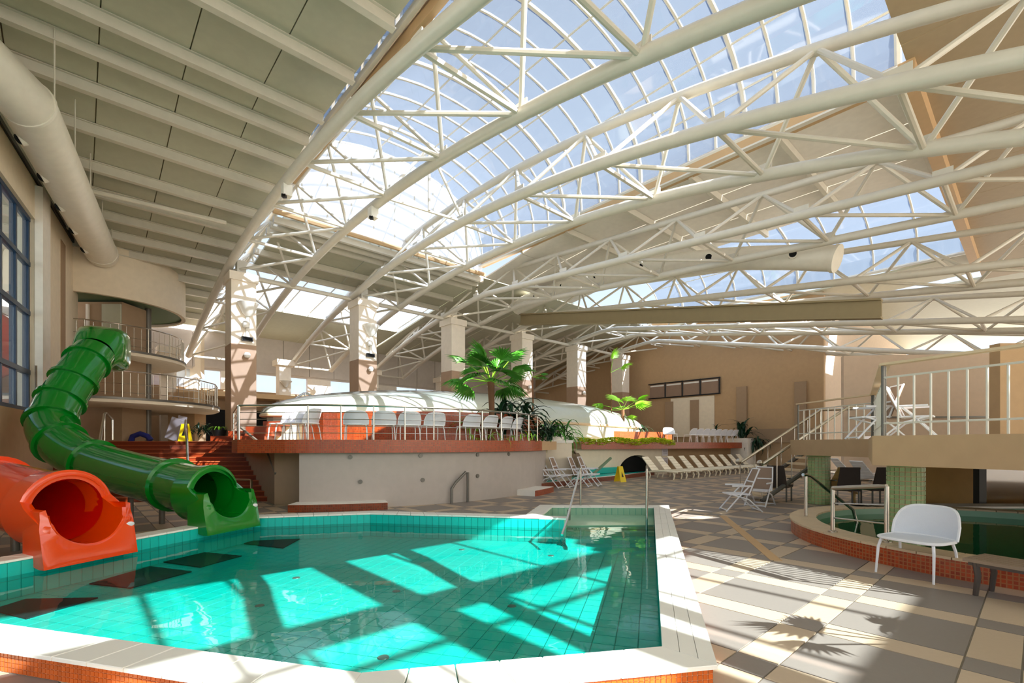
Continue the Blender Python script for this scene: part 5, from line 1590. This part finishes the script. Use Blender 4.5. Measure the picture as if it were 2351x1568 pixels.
def fan_palm(label, base, h, nl, size, me, seed, tr=.09, up=.5):
    r = random.Random(seed); base = Vector(base)
    t = thing('fan_palm', label, 'palm', base)
    b = MB(); b.tube([base, base + Vector((.03, 0, h * .5)), base + Vector((0, 0, h))], [tr * 1.1, tr * .9, tr * 1.2], 10); b.build('trunk', 'trunk', t, True)
    for k in range(nl):
        az = k * 2.4 + r.uniform(-.3, .3); el = up + r.uniform(-.75, .75)
        d = Vector((math.cos(az) * math.cos(el), math.sin(az) * math.cos(el), math.sin(el)))
        st_ = base + Vector((0, 0, h)); L = size * r.uniform(.5, .9)
        en = st_ + d * L
        sk_ = rod('leaf_stalk', st_, en, .012, 'leaf_bright', t, 5)
        q = d.to_track_quat('Y', 'Z').to_matrix().to_4x4()
        part('leaf', me, sk_, Matrix.Translation(en) @ q @ Matrix.Rotation(r.uniform(-.5, .5), 4, 'Y') @ Matrix.Scale(size * r.uniform(.8, 1.15), 4))
    return t
def bush(name, label, cat, base, n, L, me, seed, spread=1.0, zj=0.0, lean=0.0):
    r = random.Random(seed); base = Vector(base)
    t = thing(name, label, cat, base)
    for k in range(n):
        az = k * 2.4 + r.uniform(-.3, .3)
        p = base + Vector((r.uniform(-1, 1) * .18 * spread, r.uniform(-1, 1) * .18 * spread, r.uniform(0, zj)))
        part('leaf', me, t, Matrix.Translation(p) @ Matrix.Rotation(az, 4, 'Z') @ Matrix.Rotation(r.uniform(-.5, .65) + lean, 4, 'X') @ Matrix.Scale(L * r.uniform(.65, 1.1), 4))
    return t
p = D(1127, 1000, 14.2); fan_palm('tall bright fan palm on the terrace before the white shell', (p.x, p.y, ZU), 1.75, 26, 1.05, FAN, 5)
p = D(1222, 960, 17.5); fan_palm('small fan palm leaf head right of the tall terrace palm', (p.x, p.y, ZU + .6), 1.75, 4, .6, FAN, 9, .03)
p = fp(.36, -1.7); fan_palm('bright green fan palm on the rear terrace', (p.x, p.y, ZU), 1.7, 9, 1.25, FANB, 12, .07, .35)
p = fp(.31, -1.9); fan_palm('single bright fan leaf rising left of the rear palm', (p.x, p.y, ZU), 3.6, 2, .9, FANB, 15, .03, 1.2)
p = D(1180, 1000, 15.3)
bush('foliage_plant', 'dark broad leaved bush below the tall palm', 'plant', (p.x, p.y, ZU + .2), 90, 1.0, BLD, 21, 3.0, .8)
p = D(1275, 1000, 18.2)
bush('foliage_plant', 'dark arching strap leaved plant in the cream planter', 'plant', (p.x, p.y, ZU + .05), 75, 1.0, BLG, 22, 2.4, .4)
p = D(1240, 1000, 16.6)
bush('foliage_plant', 'very dark foliage at the corner of the terrace railing', 'plant', (p.x, p.y, ZU), 70, .75, BLD, 23, 2.4, .5)
p = D(1085, 1000, 14.0)
bush('foliage_plant', 'light feathery plant left of the tall palm trunk', 'plant', (p.x, p.y, ZU + .25), 26, .6, BLB, 24, 1.6, .3)
p = D(1150, 1005, 13.4)
bush('foliage_plant', 'low yellow green plant behind the terrace chairs', 'plant', (p.x, p.y, ZU), 30, .42, BLB, 25, 5, .1)
p = fp(.965, .2)
bush('succulent', 'dark spiky succulent above the end of the rear terrace', 'plant', (p.x, p.y, 1.85), 24, 1.2, BLD, 26, 1.2, .2, .5)
p = fp(.985, .75)
bush('foliage_plant', 'dark trailing plant hanging beside the terrace end pier', 'plant', (p.x, p.y, 1.5), 70, .8, BLD, 27, 1.6, .4, -.9)
p = fp(.86, -.7); bush('succulent', 'dark upright succulent left of the spiky one', 'plant', (p.x, p.y, ZU + .4), 8, .85, BLD, 28, .5, .1, .8)
p = fp(.47, -1.7); bush('succulent', 'small dark plant on the rear tier right of the palm', 'plant', (p.x, p.y, 2.15), 12, .75, BLD, 29, .8, .1, .1)
p = D(465, 1000, 18.3); bush('foliage_plant', 'round dark green potted bush at the top of the stairs', 'plant', (p.x, p.y, ZU + .25), 60, .42, BLD, 30, 1.5, .3)
x0 = D(503, 990, 17.6).x
t = thing('plant_urn', 'tall black urn holding a yellow plant beside the nearest column', 'urn', (x0, 17.6, ZU))
b = MB(); b.lathe([(.0, 0), (.14, 0), (.2, .25), (.24, .44), (.2, .44), (.0, .4)], 18, (x0, 17.6, ZU)); b.build('pot', 'black', t, True)
for k in range(16):
    part('leaf', BLB, t, Matrix.Translation((x0, 17.6, ZU + .4)) @ Matrix.Rotation(k * 2.4, 4, 'Z') @ Matrix.Rotation(.3, 4, 'X') @ Matrix.Scale(.4, 4))
# hedge on the rear terrace edge
hd_ = MB(); r = random.Random(50)
for k in range(2600):
    u_ = r.uniform(0, .44); q_ = fp(u_, .3 + .25 * math.sin(PI * u_) + r.uniform(-.3, .08)); x, y = q_.x, q_.y; z = ZU + r.uniform(-.12, .16) + .05 * math.sin(x * 3)
    s = r.uniform(.05, .1); a = r.uniform(0, 6.28)
    dx, dy = math.cos(a) * s, math.sin(a) * s
    hd_.add([(x, y, z), (x + dx - dy * .5, y + dy + dx * .5, z + s * .6), (x + dx * 2, y + dy * 2, z + s * .3), (x + dx + dy * .5, y + dy - dx * .5, z + s * .5)], [(0, 1, 2, 3)])
tag(hd_.build('hedge', 'hedge'), 'low yellow green hedge along the rear terrace edge', 'hedge', kind='stuff')
# palm in a pot standing beside the viewer; its leaves shade the deck
t = fan_palm('potted palm beside the viewer whose leaves shade the deck', (4.75, 2.5, .5), .95, 8, .62, FAN, 61, .05, .3)
b = MB(); b.lathe([(0, 0), (.2, 0), (.28, .5), (.24, .5), (0, .45)], 18, (4.75, 2.5, 0)); b.build('pot', 'column_dado', t, True)
